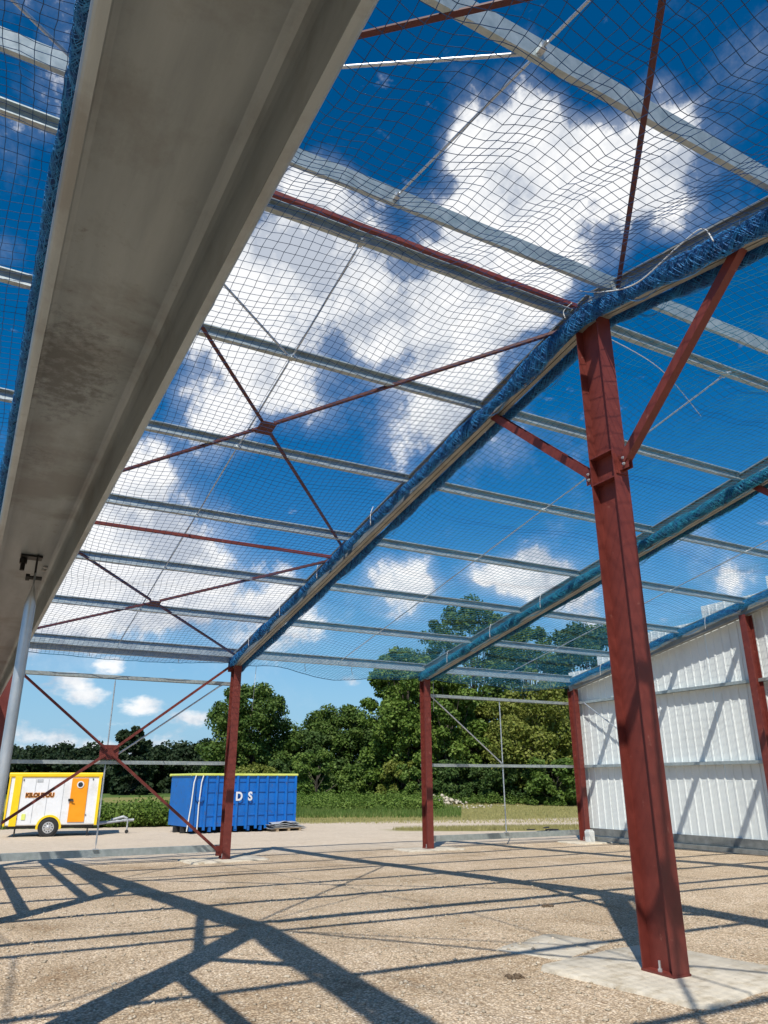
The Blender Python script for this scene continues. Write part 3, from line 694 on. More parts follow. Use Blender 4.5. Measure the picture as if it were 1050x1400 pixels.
bundle(FX[1] + .16, 1, nets[1], M['netblue'], -.1, -23.4, .06, .035, .06, .6, 27)

# cords hanging loose from the bundle near the ridge (net skirt wrapped round the ridge joint)
def skirt(x, side, y0, y1, drop, seed, m, owner):
    nu = int(abs(y1 - y0) / CELL) + 1; nv = max(3, int(drop / CELL) + 1)
    G = np.zeros((nv, nu, 3))
    for j in range(nv):
        for i in range(nu):
            y = y0 + (y1 - y0) * i / (nu - 1); q = j / (nv - 1)
            dr = drop * (.55 + .6 * abs(mnoise.noise(Vector((y * .9, seed, 1)))))
            G[j, i] = (x + side * (.05 + .09 * math.sin(q * 3.0)) - side * .05 * q + .03 * mnoise.noise(Vector((y * 2, q * 2, seed))), y + .05 * mnoise.noise(Vector((y * 3, q * 3, seed + 2))), zb(y) + .20 - dr * q)
    V, F = join([cords(G, .0036), cords(np.swapaxes(G, 0, 1), .0036)])
    return poly_mesh('net_skirt', V, F, m, owner)
skirt(FX[2] - .12, -1, -11.9, -15.9, .30, 3, M['netblue'], nets[1])
skirt(FX[2] + .12, 1, -5.0, -17.5, .34, 5, M['netblue'], nets[2])
skirt(FX[3] + .12, 1, -3.0, -15.5, .30, 6, M['netteal'], nets[3])

# white lashings: short ropes
def rope(pts, label, r=.006, sub=8):
    P_ = [Vector(p) for p in pts]; out_ = []
    for i in range(len(P_) - 1):
        p0 = P_[max(i - 1, 0)]; p1 = P_[i]; p2 = P_[i + 1]; p3 = P_[min(i + 2, len(P_) - 1)]
        for k in range(sub):
            t = k / sub
            out_.append(.5 * ((2 * p1) + (p2 - p0) * t + (2 * p0 - 5 * p1 + 4 * p2 - p3) * t * t + (3 * p1 - p0 - 3 * p2 + p3) * t ** 3))
    out_.append(P_[-1]); mb = MB(); mb.tube(out_, r, 6)
    return tag(mb.build('rope', M['rope'], smooth=True), label, 'rope', 'ropes tying the nets')
rope([(-.27, -13.35, zb(-13.3) + .30), (-.28, -13.75, zb(-13.7) + .10), (-.27, -14.2, zb(-14.2) + .02), (-.28, -14.75, zb(-14.7) + .17), (-.27, -15.05, zb(-15) + .24), (-.27, -15.15, zb(-15) + .02)], 'white rope looping over the gathered net at the ridge', .007)
rope([(-.25, -13.2, zb(-13.2) + .25), (-.30, -13.1, zb(-13.2) + .18), (-.29, -13.1, zb(-13.2) + .08)], 'short white rope end beside the ridge joint')
rope([(.18, -13.2, zb(-13) - .02), (1.4, -13.0, zb(-13) - .05), (2.9, -12.4, zb(-12.4) + .0)], 'thin white rope slung right of the foreground post top', .005)
rope([(.55, .02, 4.5), (.53, .02, 4.0), (.50, .02, 3.35)], 'white string hanging right of the post before the container', .006)
rope([(5.98, .02, 4.4), (5.97, .02, 3.9), (5.97, .02, 3.55)], 'white string hanging beside the post in front of the trees', .006)
for k, (x, y) in enumerate(((1.9, .02), (3.3, .02), (6.9, .02), (7.8, .02), (9.3, .02), (10.4, .02), (-1.5, .02), (-3.6, .02))):
    rope([(x, y - .12, zb(0) + .30), (x + .01, y, zb(0) + .20), (x + .04, y + .0, zb(0) + .04)], 'short white tie hanging from the eave purlin', .008, 4)
for x in (FX[2] - .2, FX[3] - .2, FX[4] - .2):
    for y in (-1.6, -3.6, -5.6, -7.9):
        rope([(x + .02, y, zb(y) + .34), (x - .03, y, zb(y) + .2), (x - .02, y + .02, zb(y) + .0)], 'short white tie wrapped round the gathered net on a rafter', .007, 4)

# ------------------------------------------------------------------ trailer
def text_mesh(s, size, mt, parent, loc, rot, name, depth=.004, bold=0, sx=1):
    cu = bpy.data.curves.new(name, 'FONT'); cu.body = s; cu.size = size; cu.extrude = depth; cu.offset = bold; cu.align_x = 'CENTER'; cu.align_y = 'CENTER'
    tmp = bpy.data.objects.new('tmp', cu); C.objects.link(tmp); bpy.context.view_layer.update()
    me = bpy.data.meshes.new_from_object(tmp.evaluated_get(bpy.context.evaluated_depsgraph_get())); bpy.data.objects.remove(tmp)
    me.materials.clear(); me.materials.append(mt); o = bpy.data.objects.new(name, me); C.objects.link(o)
    o.parent = parent; o.location = loc; o.rotation_euler = rot; o.scale = (sx, 1, 1); return o
def rounded_rect(w, h, r, n=5):
    pts = []
    for cx_, cy_, a0 in ((w/2-r, h/2-r, 0), (-w/2+r, h/2-r, 90), (-w/2+r, -h/2+r, 180), (w/2-r, -h/2+r, 270)):
        for k in range(n + 1): a = R(a0 + 90 * k / n); pts.append((cx_ + r * math.cos(a), cy_ + r * math.sin(a)))
    return pts
def ground_hit(px, py, z): # where a sighted base line meets the yard, used to place the vehicles
    d = r2 * (px - 525) / 1017.67 - u2 * (py - 700) / 1017.67 + fw; t = (z - CAM.z) / d.z; return CAM + d * t
a = ground_hit(1, 1145, -.2); b = ground_hit(130, 1142, -.2)
ang = math.atan2((b - a).y, (b - a).x); TLn = (b - a).xy.length; mid_ = (a + b) / 2
tr = empty('site_trailer', (mid_.x, mid_.y, gz(mid_.x, mid_.y)), ang); tag(tr, 'white site trailer with yellow trim and orange door, parked outside the left bay', 'trailer')
TW = 2.0; z0 = .38; z1 = 2.12
def tp(mb, name, m, label=None, par=None, **kw):
    o = mb.build(name, M[m], par or tr, **kw)
    if label: o['label'] = label
    return o
mb = MB(); mb.prof((-TLn/2, TW/2, (z0+z1)/2), (TLn/2, TW/2, (z0+z1)/2), rounded_rect(TW - .02, z1 - z0, .05)); body = tp(mb, 'body', 'twhite')
mb = MB(); mb.prof((-TLn/2 - .03, TW/2, z1 + .0), (TLn/2 + .03, TW/2, z1 + .0), rounded_rect(TW + .08, .17, .06)); tp(mb, 'roof', 'yellow', bevel=.01)
for x0_, w_ in ((-TLn/2 + .30, .24), (TLn/2 - .045, .10)):
    mb = MB(); mb.box((x0_, -.012, (z0 + z1) / 2 - .03), (w_, .05, z1 - z0 - .04)); tp(mb, 'corner_trim', 'yellow', bevel=.01)
mb = MB(); mb.box((-TLn/2 + .02, -.010, (z0 + z1) / 2 - .03), (.06, .04, z1 - z0 - .04)); tp(mb, 'corner_trim', 'yellow', bevel=.01)
dx = TLn * .265
mb = MB(); mb.box((dx, -.005, (z0 + z1) / 2 - .01), (.58, .035, 1.52)); door = tp(mb, 'door', 'orange', bevel=.008)
mb = MB(); mb.tube([(dx + .02, -.02, 1.78), (dx + .02, -.045, 1.78)], .125, 20); pw = tp(mb, 'porthole', 'twhite', par=door)
mb = MB(); mb.tube([(dx + .02, -.03, 1.78), (dx + .02, -.055, 1.78)], .085, 20); tp(mb, 'pane', 'glass', par=door)
mb = MB(); mb.box((dx - .26, -.04, 1.24), (.16, .05, .09)); mb.tube([(dx - .24, -.03, 1.22), (dx - .24, -.09, 1.22), (dx - .14, -.09, 1.20)], .02, 6); tp(mb, 'handle', 'dark', par=door)
for xx in (dx - .55, -.25, -TLn/2 + .9):
    mb = MB(); mb.box((xx, .006, 1.22), (.012, .012, 1.5)); tp(mb, 'panel_joint', 'sheetgrey')
wx_ = -TLn * .02
text_mesh('KILOUTOU', .19, M['amber'], tr, (-.50, -.012, 1.42), (R(90), 0, 0), 'lettering', .004, .006)
text_mesh('KILOUTOU', .19, M['orange'], tr, (-.495, -.002, 1.415), (R(90), 0, 0), 'lettering_outline', .004, .022)
mb = MB(); mb.box((-.55, .005, 1.92), (.2, .014, .10)); tp(mb, 'vent', 'sheetgrey')
mb = MB(); mb.box((-.95, .0, .68), (.13, .016, .2)); tp(mb, 'warning_plate', 'lime'); 
mb = MB(); mb.box((-TLn/2 + .42, -.0, .62), (.035, .03, .035)); mb.box((TLn/2 - .42, 0, .72), (.035, .03, .035)); mb.box((-TLn/2 + .48, 0, 1.95), (.035, .03, .05)); mb.box((TLn/2 - .3, 0, 1.97), (.035, .03, .05)); tp(mb, 'marker_lamp', 'dark')
for sy in (0, 1):
    yw = .055 if sy == 0 else TW - .10
    vs = []; n = 28
    mb = MB(); mb.tube([(wx_, yw - .10, .31), (wx_, yw - .085, .31), (wx_, yw + .085, .31), (wx_, yw + .10, .31)], [.27, .31, .31, .27], n); w = tp(mb, 'wheel', 'black', smooth=False)
    ys_ = yw - .104 if sy == 0 else yw + .104
    mb = MB(); mb.tube([(wx_, ys_ + .03, .31), (wx_, ys_, .31)], [.205, .195], 24); 
    mb.tube([(wx_, ys_ - .012, .31), (wx_, ys_ - .03, .31)], [.07, .045], 14); rm = tp(mb, 'rim', 'rim', par=w)
    mb = MB()
    for k in range(10): a_ = 6.283 * k / 10; mb.box((wx_ + .14 * math.cos(a_), ys_ - .006, .31 + .14 * math.sin(a_)), (.035, .012, .035))
    tp(mb, 'rim_hole', 'black', par=w)
mb = MB(); n = 16
for k in range(n):
    a0_ = math.pi * (-.05 + 1.1 * k / n); a1_ = math.pi * (-.05 + 1.1 * (k + 1) / n)
    vs = [(wx_ + rr_ * math.cos(aa), yy, .31 + rr_ * math.sin(aa)) for yy in (-.03, .2) for aa in (a0_, a1_) for rr_ in (.36, .43)]
    mb.add(vs, [(0, 1, 3, 2), (4, 6, 7, 5), (0, 2, 6, 4), (1, 5, 7, 3)])
tp(mb, 'wheel_arch', 'yellow')
mb = MB(); mb.tube([(wx_, -.018, .31), (wx_, .0, .31)], .355, 24); tp(mb, 'wheel_well', 'black')
mb = MB(); mb.box((0, TW/2, .33), (TLn - .2, TW - .3, .10)); mb.box((TLn/2 - .3, .15, .17), (.05, .05, .35)); mb.box((-TLn/2 + .4, .15, .17), (.05, .05, .35)); tp(mb, 'chassis', 'dark')
mb = MB(); mb.tube([(TLn/2 - .2, TW/2 - .7, .36), (TLn/2 + 1.0, TW/2, .46)], .04, 8); mb.tube([(TLn/2 - .2, TW/2 + .7, .36), (TLn/2 + 1.0, TW/2, .46)], .04, 8)
mb.tube([(TLn/2 + .9, TW/2, .46), (TLn/2 + 1.35, TW/2, .48)], .05, 8); mb.tube([(TLn/2 + 1.12, TW/2 - .1, .5), (TLn/2 + 1.12, TW/2 - .1, .03)], .028, 8)
mb.tube([(TLn/2 + .5, TW/2, .48), (TLn/2 + .95, TW/2, .60), (TLn/2 + 1.1, TW/2, .52)], .05, 8); tp(mb, 'drawbar', 'sheetgrey')
mb = MB(); mb.tube([(TLn/2 + 1.12, TW/2 - .14, .07), (TLn/2 + 1.12, TW/2 - .06, .07)], .07, 14); tp(mb, 'jockey_wheel', 'black')

# ------------------------------------------------------------------ blue roll-off container
a = ground_hit(258, 1141, -.21); b = ground_hit(403, 1135, -.21)
ang = math.atan2((b - a).y, (b - a).x); CL = (b - a).xy.length; mid_ = (a + b) / 2
cn = empty('skip_container', (mid_.x, mid_.y, gz(mid_.x, mid_.y)), ang); tag(cn, 'large blue open top skip container with lime rim and white letters', 'container')
def cp(mb, name, m, label=None, par=None, **kw):
    o = mb.build(name, M[m], par or cn, **kw)
    if label: o['label'] = label
    return o
CH = 2.12; CW = 2.4
mb = MB(); mb.box((0, .03, CH/2 + .12), (CL, .05, CH - .25)); mb.box((0, CW - .03, CH/2 + .12), (CL, .05, CH - .25)); mb.box((0, CW/2, .26), (CL - .02, CW, .05)); mb.box((-CL/2 + .025, CW/2, CH/2 + .12), (.05, CW - .12, CH - .25)); mb.box((CL/2 - .025, CW/2, CH/2 + .12), (.05, CW - .12, CH - .25))
cp(mb, 'shell', 'blue')
nb = 9
for k in range(nb + 1):
    x = -CL/2 + .55 + (CL - .6) * k / nb
    mb = MB(); mb.prof((x, .0, .12), (x, .0, CH - .04), [(-.05, -.0), (-.035, .07), (.035, .07), (.05, 0)], up=(0, -1, 0)); cp(mb, 'side_rib', 'blue')
for z in (.62, 1.05, 1.48, 1.86):
    mb = MB(); mb.prof((-CL/2 + .5, .004, z), (CL/2 - .02, .004, z), [(-.012, -.035), (.02, -.02), (.02, .02), (-.012, .035)], up=(0, 0, 1)); cp(mb, 'side_stringer', 'bluedark')
mb = MB()
for yy in (.0, CW): mb.prof((-CL/2 - .08, yy, CH), (CL/2 + .04, yy, CH), rounded_rect(.13, .09, .03))
for xx in (-CL/2 - .0, CL/2): mb.prof((xx, 0, CH), (xx, CW, CH), rounded_rect(.12, .085, .03))
cp(mb, 'rim_rail', 'lime')
for k, xx in enumerate((-CL/2 - .02, -CL/2 + .28)):
    mb = MB(); mb.tube([(xx + .12, -.05, CH - .03), (xx + .05, -.06, CH - .3), (xx - .0, -.06, 1.0), (xx - .10 + .10 * k, -.06, .1)], .024, 8); cp(mb, 'strap', 'rope')
mb = MB(); mb.prof((-CL/2 + .04, -.03, .1), (-CL/2 + .04, -.03, CH - .06), [(-.07, -.03), (.07, -.03), (.07, .04), (-.07, .04)], up=(0, 1, 0)); mb.box((-CL/2 + .33, -.03, 1.25), (.34, .06, .14)); mb.box((-CL/2 + .3, -.05, 1.17), (.2, .06, .05)); cp(mb, 'door_frame', 'bluedark')
mb = MB(); mb.box((-.3, CW/2 - .4, .11), (CL - .5, .12, .22)); mb.box((-.3, CW/2 + .4, .11), (CL - .5, .12, .22)); cp(mb, 'skid', 'black')
for k in range(7):
    mb = MB(); x = -CL/2 + .8 + k * (CL - 1.3) / 6; mb.box((x, .03, .14), (.09, .16, .16)); cp(mb, 'floor_bracket', 'bluedark')
text_mesh('D', .44, M['twhite'], cn, (-.33, -.085, 1.30), (R(90), 0, 0), 'letter', .004, .016, .9)
text_mesh('S', .44, M['twhite'], cn, (CL * .095 - .28, -.085, 1.30), (R(90), 0, 0), 'letter', .004, .016, .9)

# pallet with grey sheets at the right end
pg = ground_hit(388, 1136, -.21); pl = empty('pallet', (pg.x, pg.y, gz(pg.x, pg.y)), ang); tag(pl, 'pallet piled with crumpled grey plastic sheeting before the blue container', 'pallet')
mb = MB()
for k in range(5): mb.box((0, -.4 + .2 * k, .115), (1.2, .12, .022))
for xx in (-.5, 0, .5): mb.box((xx, 0, .05), (.1, .9, .1))
mb.build('deck', M['wood'], pl)
mb = MB()
for k in range(7):
    n1, n2 = 12, 7; z_ = .13 + .035 * k; vs = []
    for j in range(n2):
        for i in range(n1):
            x = -.68 + 1.36 * i / (n1 - 1) + .05 * k * math.sin(k); y = -.42 + .84 * j / (n2 - 1)
            vs.append((x * (1.1 - .05 * k), y, z_ + .07 * mnoise.noise(Vector((x * 2.2, y * 2.6, k))) - .06 * abs(x) ** 2))
    mb.add(vs, [(j * n1 + i, j * n1 + i + 1, (j + 1) * n1 + i + 1, (j + 1) * n1 + i) for j in range(n2 - 1) for i in range(n1 - 1)])
so = mb.build('sheeting', M['sheetgrey'], pl); sm_ = so.modifiers.new('s', 'SOLIDIFY'); sm_.thickness = .012
# dark offcuts on the dry patch
pg = ground_hit(738, 1139, -.12); mb = MB(); random.seed(5)
for k in range(9): mb.box((pg.x + random.uniform(-.7, .7), pg.y + random.uniform(-.15, .15), gz(pg.x, pg.y) + .03 + .02 * k * random.random()), (random.uniform(.2, .6), .08, .04), Matrix.Rotation(random.uniform(-.6, .6), 3, 'Z'))
tag(mb.build('scrap_pile', M['dark']), 'small pile of dark offcuts on the dry grass beyond the right bay', 'scrap')

# ------------------------------------------------------------------ vegetation
def leaves(centers, radii, per, size, r, squash=.8, seedless=None):
    """quads scattered in clump shells"""
    C_ = np.repeat(centers, per, axis=0); Rd = np.repeat(radii, per)
    n = len(C_); d = r.normal(size=(n, 3)); d /= np.linalg.norm(d, axis=1, keepdims=True)
    q = r.uniform(.35, 1.08, (n, 1)) ** .7; pos = C_ + d * q * Rd[:, None] * np.array([1, 1, squash])
    nrm = d * .5 + r.normal(size=(n, 3)) * .55 + np.array([0, 0, .45]); nrm /= np.linalg.norm(nrm, axis=1, keepdims=True)
    t = np.cross(nrm, r.normal(size=(n, 3))); t /= np.linalg.norm(t, axis=1, keepdims=True) + 1e-9; b = np.cross(nrm, t)
    s = size * r.uniform(.6, 1.35, (n, 1))
    P4 = [pos + t * s * a + b * s * .62 * c for a, c in ((-1, 0), (0, -1), (1, 0), (0, 1))]
    V = np.stack(P4, 1).reshape(-1, 3); F = np.arange(n * 4).reshape(n, 4)
    return V, F
def tree(name, px, D, h, w, m, seed, label, cat='tree', base=.12, nclump=70, per=150, leaf=.16, group='trees behind the yard', gap=.0, shape='round', cz=1.28):
    x, y = bearing(px, D); z = gz(x, y); r = np.random.default_rng(seed); random.seed(seed)
    root = empty(name, (x, y, z), 0)
    tag(root, label, cat, group)
    lean = r.uniform(-.04, .04, 2) * h
    trunk_top = h * .72
    cs = []; rs = []
    for k in range(nclump):
        u = r.uniform(base, 1)
        if shape == 'round': prof = math.sqrt(max(0, 1 - ((u - (.5 + base / 2)) / (.52 - base / 2 + .02)) ** 2))
        elif shape == 'tall': prof = (.55 + .45 * math.sin(u * 3.0)) * (1 if u < .85 else (1.05 - u) / .2)
        elif shape == 'hedge': prof = 1 if u < .75 else 1.2 * (1.05 - u) / .3
        else: prof = 1.15 * (1 - u) ** .6
        a_ = r.uniform(0, 6.283); q = r.uniform(.15, 1) ** .55
        lob = 1 + .28 * math.sin(a_ * 3 + seed) * math.cos(u * 7 + seed)
        cs.append((lean[0] * u + w / 2 * prof * q * lob * math.cos(a_), lean[1] * u + w / 2 * prof * q * lob * math.sin(a_), h * (u * .94)))
        rs.append(cz * r.uniform(.55, 1.15) * (w * .085 + h * .028) * (1.1 - .35 * q))
    cs = np.array(cs); rs = np.array(rs)
    mb = MB(); tr_ = h * .017 + .05
    tp_ = [(lean[0] * t + .1 * math.sin(t * 5 + seed) * t, lean[1] * t + .1 * math.cos(t * 4) * t, h * .72 * t - .15 * (t == 0)) for t in (0, .15, .35, .55, .75, 1)]
    mb.tube(tp_, [tr_ * 1.35, tr_, tr_ * .85, tr_ * .65, tr_ * .45, tr_ * .2], 8)
    for k in range(0, nclump, 2):
        c_ = cs[k]; t = min(max((c_[2] / h - .2) * .8, .12), .9)
        f_ = t * 5; i0 = min(int(f_), 4); p0 = Vector(tp_[i0]).lerp(Vector(tp_[i0 + 1]), f_ - i0)
        p1 = Vector(c_); mdl = p0.lerp(p1, .5) + Vector((0, 0, -.04 * h * r.uniform(0, 1)))
        mb.tube([p0, mdl, p1], [tr_ * .38 * (1.1 - t), tr_ * .22 * (1.1 - t) + .01, .012], 5, cap=False)
    mb.build('trunk', M['bark'], root, smooth=True)
    V, F = leaves(cs, rs, int(per * 1.25), leaf * 1.08, r)
    V[:, 2] = np.maximum(V[:, 2], .05)
    # snap out a few holes
    poly_mesh('crown', V, F, m, root)
    return root
T = tree
T('deciduous_tree', 338, 82, 11.4, 9.6, M['leafmid2'], 1, 'tall rounded dark tree rising behind the post before the container', base=.10, nclump=120, per=260, leaf=.15)
T('deciduous_tree', 418, 86, 6.9, 7.4, M['leafdark'], 2, 'lower dark tree right of the tall rounded one', base=.05, nclump=80, per=260, leaf=.15)
T('deciduous_tree', 464, 90, 10.3, 9.0, M['leafmid2'], 3, 'broad dark tree in the middle of the tree line', base=.04, nclump=130, per=260, leaf=.15)
T('deciduous_tree', 515, 88, 8.3, 6.6, M['leafdark'], 4, 'dark tree just left of the tall bright trees', base=.04, nclump=90, per=260, leaf=.15)
T('deciduous_tree', 556, 74, 14.5, 8.2, M['leafbright'], 5, 'tall slender mid green tree left of the post before the trees', base=.04, nclump=150, per=240, leaf=.15)
T('deciduous_tree', 650, 80, 21.0, 12.0, M['leafmid2'], 6, 'tallest open crowned tree seen through the net, trunk showing', base=.20, nclump=150, per=130, leaf=.15, shape='tall', cz=.85)
T('deciduous_tree', 615, 72, 12.5, 6.5, M['leafbright'], 7, 'bright green tree right of the post before the trees', base=.04, nclump=100, per=220, leaf=.15)
T('deciduous_tree', 735, 84, 19.0, 11.0, M['leafmid'], 8, 'big mid green tree behind the right open bay', base=.16, nclump=150, per=130, leaf=.15, shape='tall', cz=.85)
T('deciduous_tree', 735, 68, 9.6, 9.0, M['leafolive'], 9, 'yellowish green tree in the right open bay beside the corner post', base=.03, nclump=120, per=230, leaf=.14)
T('deciduous_tree', 690, 74, 9.0, 8.0, M['leafolive'], 10, 'olive green tree behind the thin hanging tube', base=.03, nclump=100, per=220, leaf=.14)
T('deciduous_tree', 820, 82, 18.0, 11.0, M['leafdark'], 11, 'dark tree partly behind the corner of the clad gable', base=.1, nclump=120, per=200, leaf=.17)
T('deciduous_tree', 580, 86, 15.5, 9.0, M['leafdark'], 12, 'dark tree behind the tall slender one', base=.05, nclump=110, per=200, leaf=.17)
# shrubs in front
for k, (px, D, h, w, mm, l) in enumerate([
    (432, 70, 4.2, 5.0, 'leafmid', 'round light green bush right of the container'), (350, 74, 2.9, 6.5, 'leafolive', 'low olive bush behind the container'),
    (500, 76, 3.1, 6.5, 'leafmid', 'spreading green bush under the dark trees'), (548, 72, 3.4, 5.0, 'leafolive', 'olive bush left of the post before the trees'),
    (575, 70, 3.0, 5.0, 'leafmid', 'green bush touching the post before the trees'), (625, 68, 3.2, 6.0, 'leafdark', 'dark bush under the bright tree'),
    (675, 67, 3.0, 5.5, 'leafdark', 'dark bush below the girt in the right bay'), (760, 64, 3.4, 5.5, 'leafmid', 'green bush beside the corner post'),
    (395, 76, 3.6, 5.0, 'leafdark', 'dark bush over the container right end'), (725, 66, 2.8, 5.5, 'leafdark', 'small dark bush right of the thin hanging tube')]):
    T('shrub', px, D, h, w, M[mm], 40 + k, l, 'bush', base=.02, nclump=46, per=200, leaf=.12, group='bushes along the tree line')
# far dark tree belt on the left
rn = random.Random(3); dn = ['ragged', 'broad', 'low', 'rounded', 'leaning', 'dense', 'thin', 'bushy']
protos = []
spots = [(-70, 128, 9.0, 14), (-25, 130, 8.0, 13), (18, 126, 8.4, 12), (48, 124, 7.6, 10), (72, 124, 8.3, 10), (96, 122, 7.2, 9), (120, 122, 8.0, 10), (148, 124, 7.2, 9), (176, 105, 8.2, 5.0), (205, 122, 7.8, 10), (232, 120, 8.6, 10), (258, 118, 8.2, 9), (284, 116, 8.8, 10), (310, 114, 8.4, 9), (365, 116, 8.2, 12)]
for k, (px, D, h, w) in enumerate(spots):
    near = px
    T('distant_tree', px, D, h * (.80 if k != 8 else 1.0), w * 1.15, M['leaffar'], 70 + k, 'dark distant tree number in the belt' , base=.0, nclump=60, per=150, leaf=.24, group='distant dark trees at the field edge', shape='hedge')['label'] = \
        ['distant tree far left behind the hanging tube', 'distant tree left of the trailer roof', 'distant tree above the left end of the trailer', 'distant tree above the trailer lettering', 'distant ragged tree above the middle of the trailer', 'distant low tree above the trailer door', 'distant tree left of the cross brace centre', 'distant tree behind the cross brace centre', 'small round nearer tree just right of the cross brace centre', 'distant tree between cross brace and container', 'distant tree above the left end of the container', 'distant tree behind the left part of the container', 'distant tree left of the post before the container', 'distant tree hidden behind the tall rounded tree', 'distant tree behind the low dark tree'][k]

# undergrowth and grasses
def blades(name, n, fn, h, m, label, cat, seed, wd=.03):
    r = np.random.default_rng(seed); V = []; i = 0
    while i < n:
        p = fn(r)
        if p is None: continue
        x, y, hh = p; z = gz(x, y); H_ = h * hh * r.uniform(.5, 1.2); a_ = r.uniform(0, 6.28); w = wd * r.uniform(.6, 1.5); ln = r.normal(0, .3, 2) * H_
        V += [(x - w * math.cos(a_), y - w * math.sin(a_), z - .02), (x + w * math.cos(a_), y + w * math.sin(a_), z - .02), (x + ln[0], y + ln[1], z + H_)]; i += 1
    o = poly_mesh(name, np.array(V), np.arange(len(V)).reshape(-1, 3), m); tag(o, label, cat, kind='stuff'); return o
def strip(p0, p1, d0, d1, fade=1):
    def fn(r):
        px = r.uniform(p0, p1); D = r.uniform(d0, d1); x, y = bearing(px, D); c = .75 + .5 * mnoise.noise(Vector((x * .5, y * .5, 3)))
        return x, y, max(c, .2)
    return fn
blades('tall_grass', 30000, (lambda r: (lambda px: (lambda q: (q[0], q[1], .9))(bearing(px, r.uniform(52 if px < 560 + r.uniform(0, 60) else 69, 78))))(r.uniform(395, 810))), .42, M['grass'], 'tall green grass and weeds in front of the tree line', 'grass', 5, .035)
blades('tall_grass', 16000, (lambda r: (lambda px, D: (lambda q: (q[0], q[1], .9))(bearing(px, D)))(398 + 230 * r.uniform() ** 1.8, r.uniform(44, 58))), .30, M['grass'], 'green grass verge right of the blue container', 'grass', 6, .022)
blades('dry_grass', 22000, strip(395, 830, 38, 70), .13, M['straw'], 'dry straw coloured grass beside the pale track', 'grass', 7, .02)
blades('dry_grass', 9000, lambda r: (lambda u, v: (14.5 + 5.2 * u * math.cos(v) * .9 - 1.0 * u * math.sin(v) * .42, 7.2 + 5.2 * u * math.cos(v) * -.38 + 2.0 * u * math.sin(v), .8))(r.uniform(0, 1) ** .5, r.uniform(0, 6.28)), .16, M['straw'], 'dry grass patch on the yard beyond the right open bay', 'grass', 8, .012)
blades('tall_grass', 26000, strip(-60, 400, 37.5, 46), .55, M['grass'], 'long grass between trailer and container', 'grass', 9, .03)
def weeds(name, p0, p1, d0, d1, n, h, m, label, seed):
    r = np.random.default_rng(seed); cs = []; rs = []
    for k in range(n):
        px = r.uniform(p0, p1); D = r.uniform(d0, d1); x, y = bearing(px, D); hh = h * r.uniform(.3, 1.0) * (.8 + .5 * mnoise.noise(Vector((x * .4, y * .4, 1))))
        cs.append((x, y, gz(x, y) + hh * .6)); rs.append(hh * .55)
    V, F = leaves(np.array(cs), np.array(rs), 60, .075, r, .9); o = poly_mesh(name, V, F, m); tag(o, label, 'undergrowth', kind='stuff'); return o
weeds('undergrowth', 110, 245, 37, 43, 420, 1.35, M['leafbright'], 'leafy weeds and brambles between trailer and container', 3)
weeds('undergrowth', 410, 600, 52, 68, 520, 1.1, M['leafbright'], 'leafy weeds on the bank right of the container', 4)
weeds('undergrowth', 560, 800, 62, 72, 320, 1.0, M['leafmid'], 'dark weeds at the foot of the trees in the right bay', 5)

# ------------------------------------------------------------------ light
SUN = Vector((-.487, -.594, 1)).normalized()
el = math.asin(SUN.z); az = math.atan2(SUN.x, SUN.y)
sl = bpy.data.lights.new('sun', 'SUN'); sl.energy = 5.0; sl.angle = R(.53); sl.color = (1, .95, .86)
so_ = bpy.data.objects.new('sun', sl); C.objects.link(so_); so_.rotation_euler = SUN.to_track_quat('Z', 'Y').to_euler(); so_.location = (-20, -30, 40)

w = bpy.data.worlds.new('World'); sc.world = w; w.use_nodes = True; nt = w.node_tree; nt.nodes.clear()
out = N(nt, 'ShaderNodeOutputWorld'); bg = N(nt, 'ShaderNodeBackground', _Strength=.122); L(nt, bg.outputs[0], out.inputs[0])
sky = N(nt, 'ShaderNodeTexSky'); sky.sky_type = 'NISHITA'; sky.sun_disc = False; sky.sun_elevation = el; sky.sun_rotation = az; sky.air_density = 1.0; sky.dust_density = .3; sky.ozone_density = 2.0
hsv = N(nt, 'ShaderNodeHueSaturation'); hsv.inputs['Saturation'].default_value = 1.5; hsv.inputs['Value'].default_value = 1.05; hsv.inputs['Hue'].default_value = .500; L(nt, sky.outputs[0], hsv.inputs['Color'])
tc = N(nt, 'ShaderNodeTexCoord'); D0 = tc.outputs['Generated']
nrm = N(nt, 'ShaderNodeVectorMath', operation='NORMALIZE'); L(nt, D0, nrm.inputs[0])
sepd = N(nt, 'ShaderNodeSeparateXYZ'); L(nt, nrm.outputs[0], sepd.inputs[0])
# darker towards the zenith
zr = N(nt, 'ShaderNodeMapRange'); zr.inputs[1].default_value = .05; zr.inputs[2].default_value = .85; zr.inputs[3].default_value = 1.0; zr.inputs[4].default_value = .78; L(nt, sepd.outputs[2], zr.inputs[0])
skm = N(nt, 'ShaderNodeVectorMath', operation='SCALE'); L(nt, hsv.outputs[0], skm.inputs[0]); L(nt, zr.outputs[0], skm.inputs['Scale'])
hzr = N(nt, 'ShaderNodeMapRange', interpolation_type='SMOOTHSTEP'); hzr.inputs[1].default_value = .34; hzr.inputs[2].default_value = -.02; hzr.inputs[3].default_value = 0; hzr.inputs[4].default_value = .92; L(nt, sepd.outputs[2], hzr.inputs[0])
hzm = N(nt, 'ShaderNodeMix', data_type='RGBA'); hzm.clamp_result = False; L(nt, hzr.outputs[0], hzm.inputs[0]); L(nt, skm.outputs[0], hzm.inputs[6]); hzm.inputs[7].default_value = (2.1, 4.1, 6.1, 1)
wn = N(nt, 'ShaderNodeTexNoise', _Scale=3.2, _Detail=4, _Roughness=.55); L(nt, nrm.outputs[0], wn.inputs['Vector'])
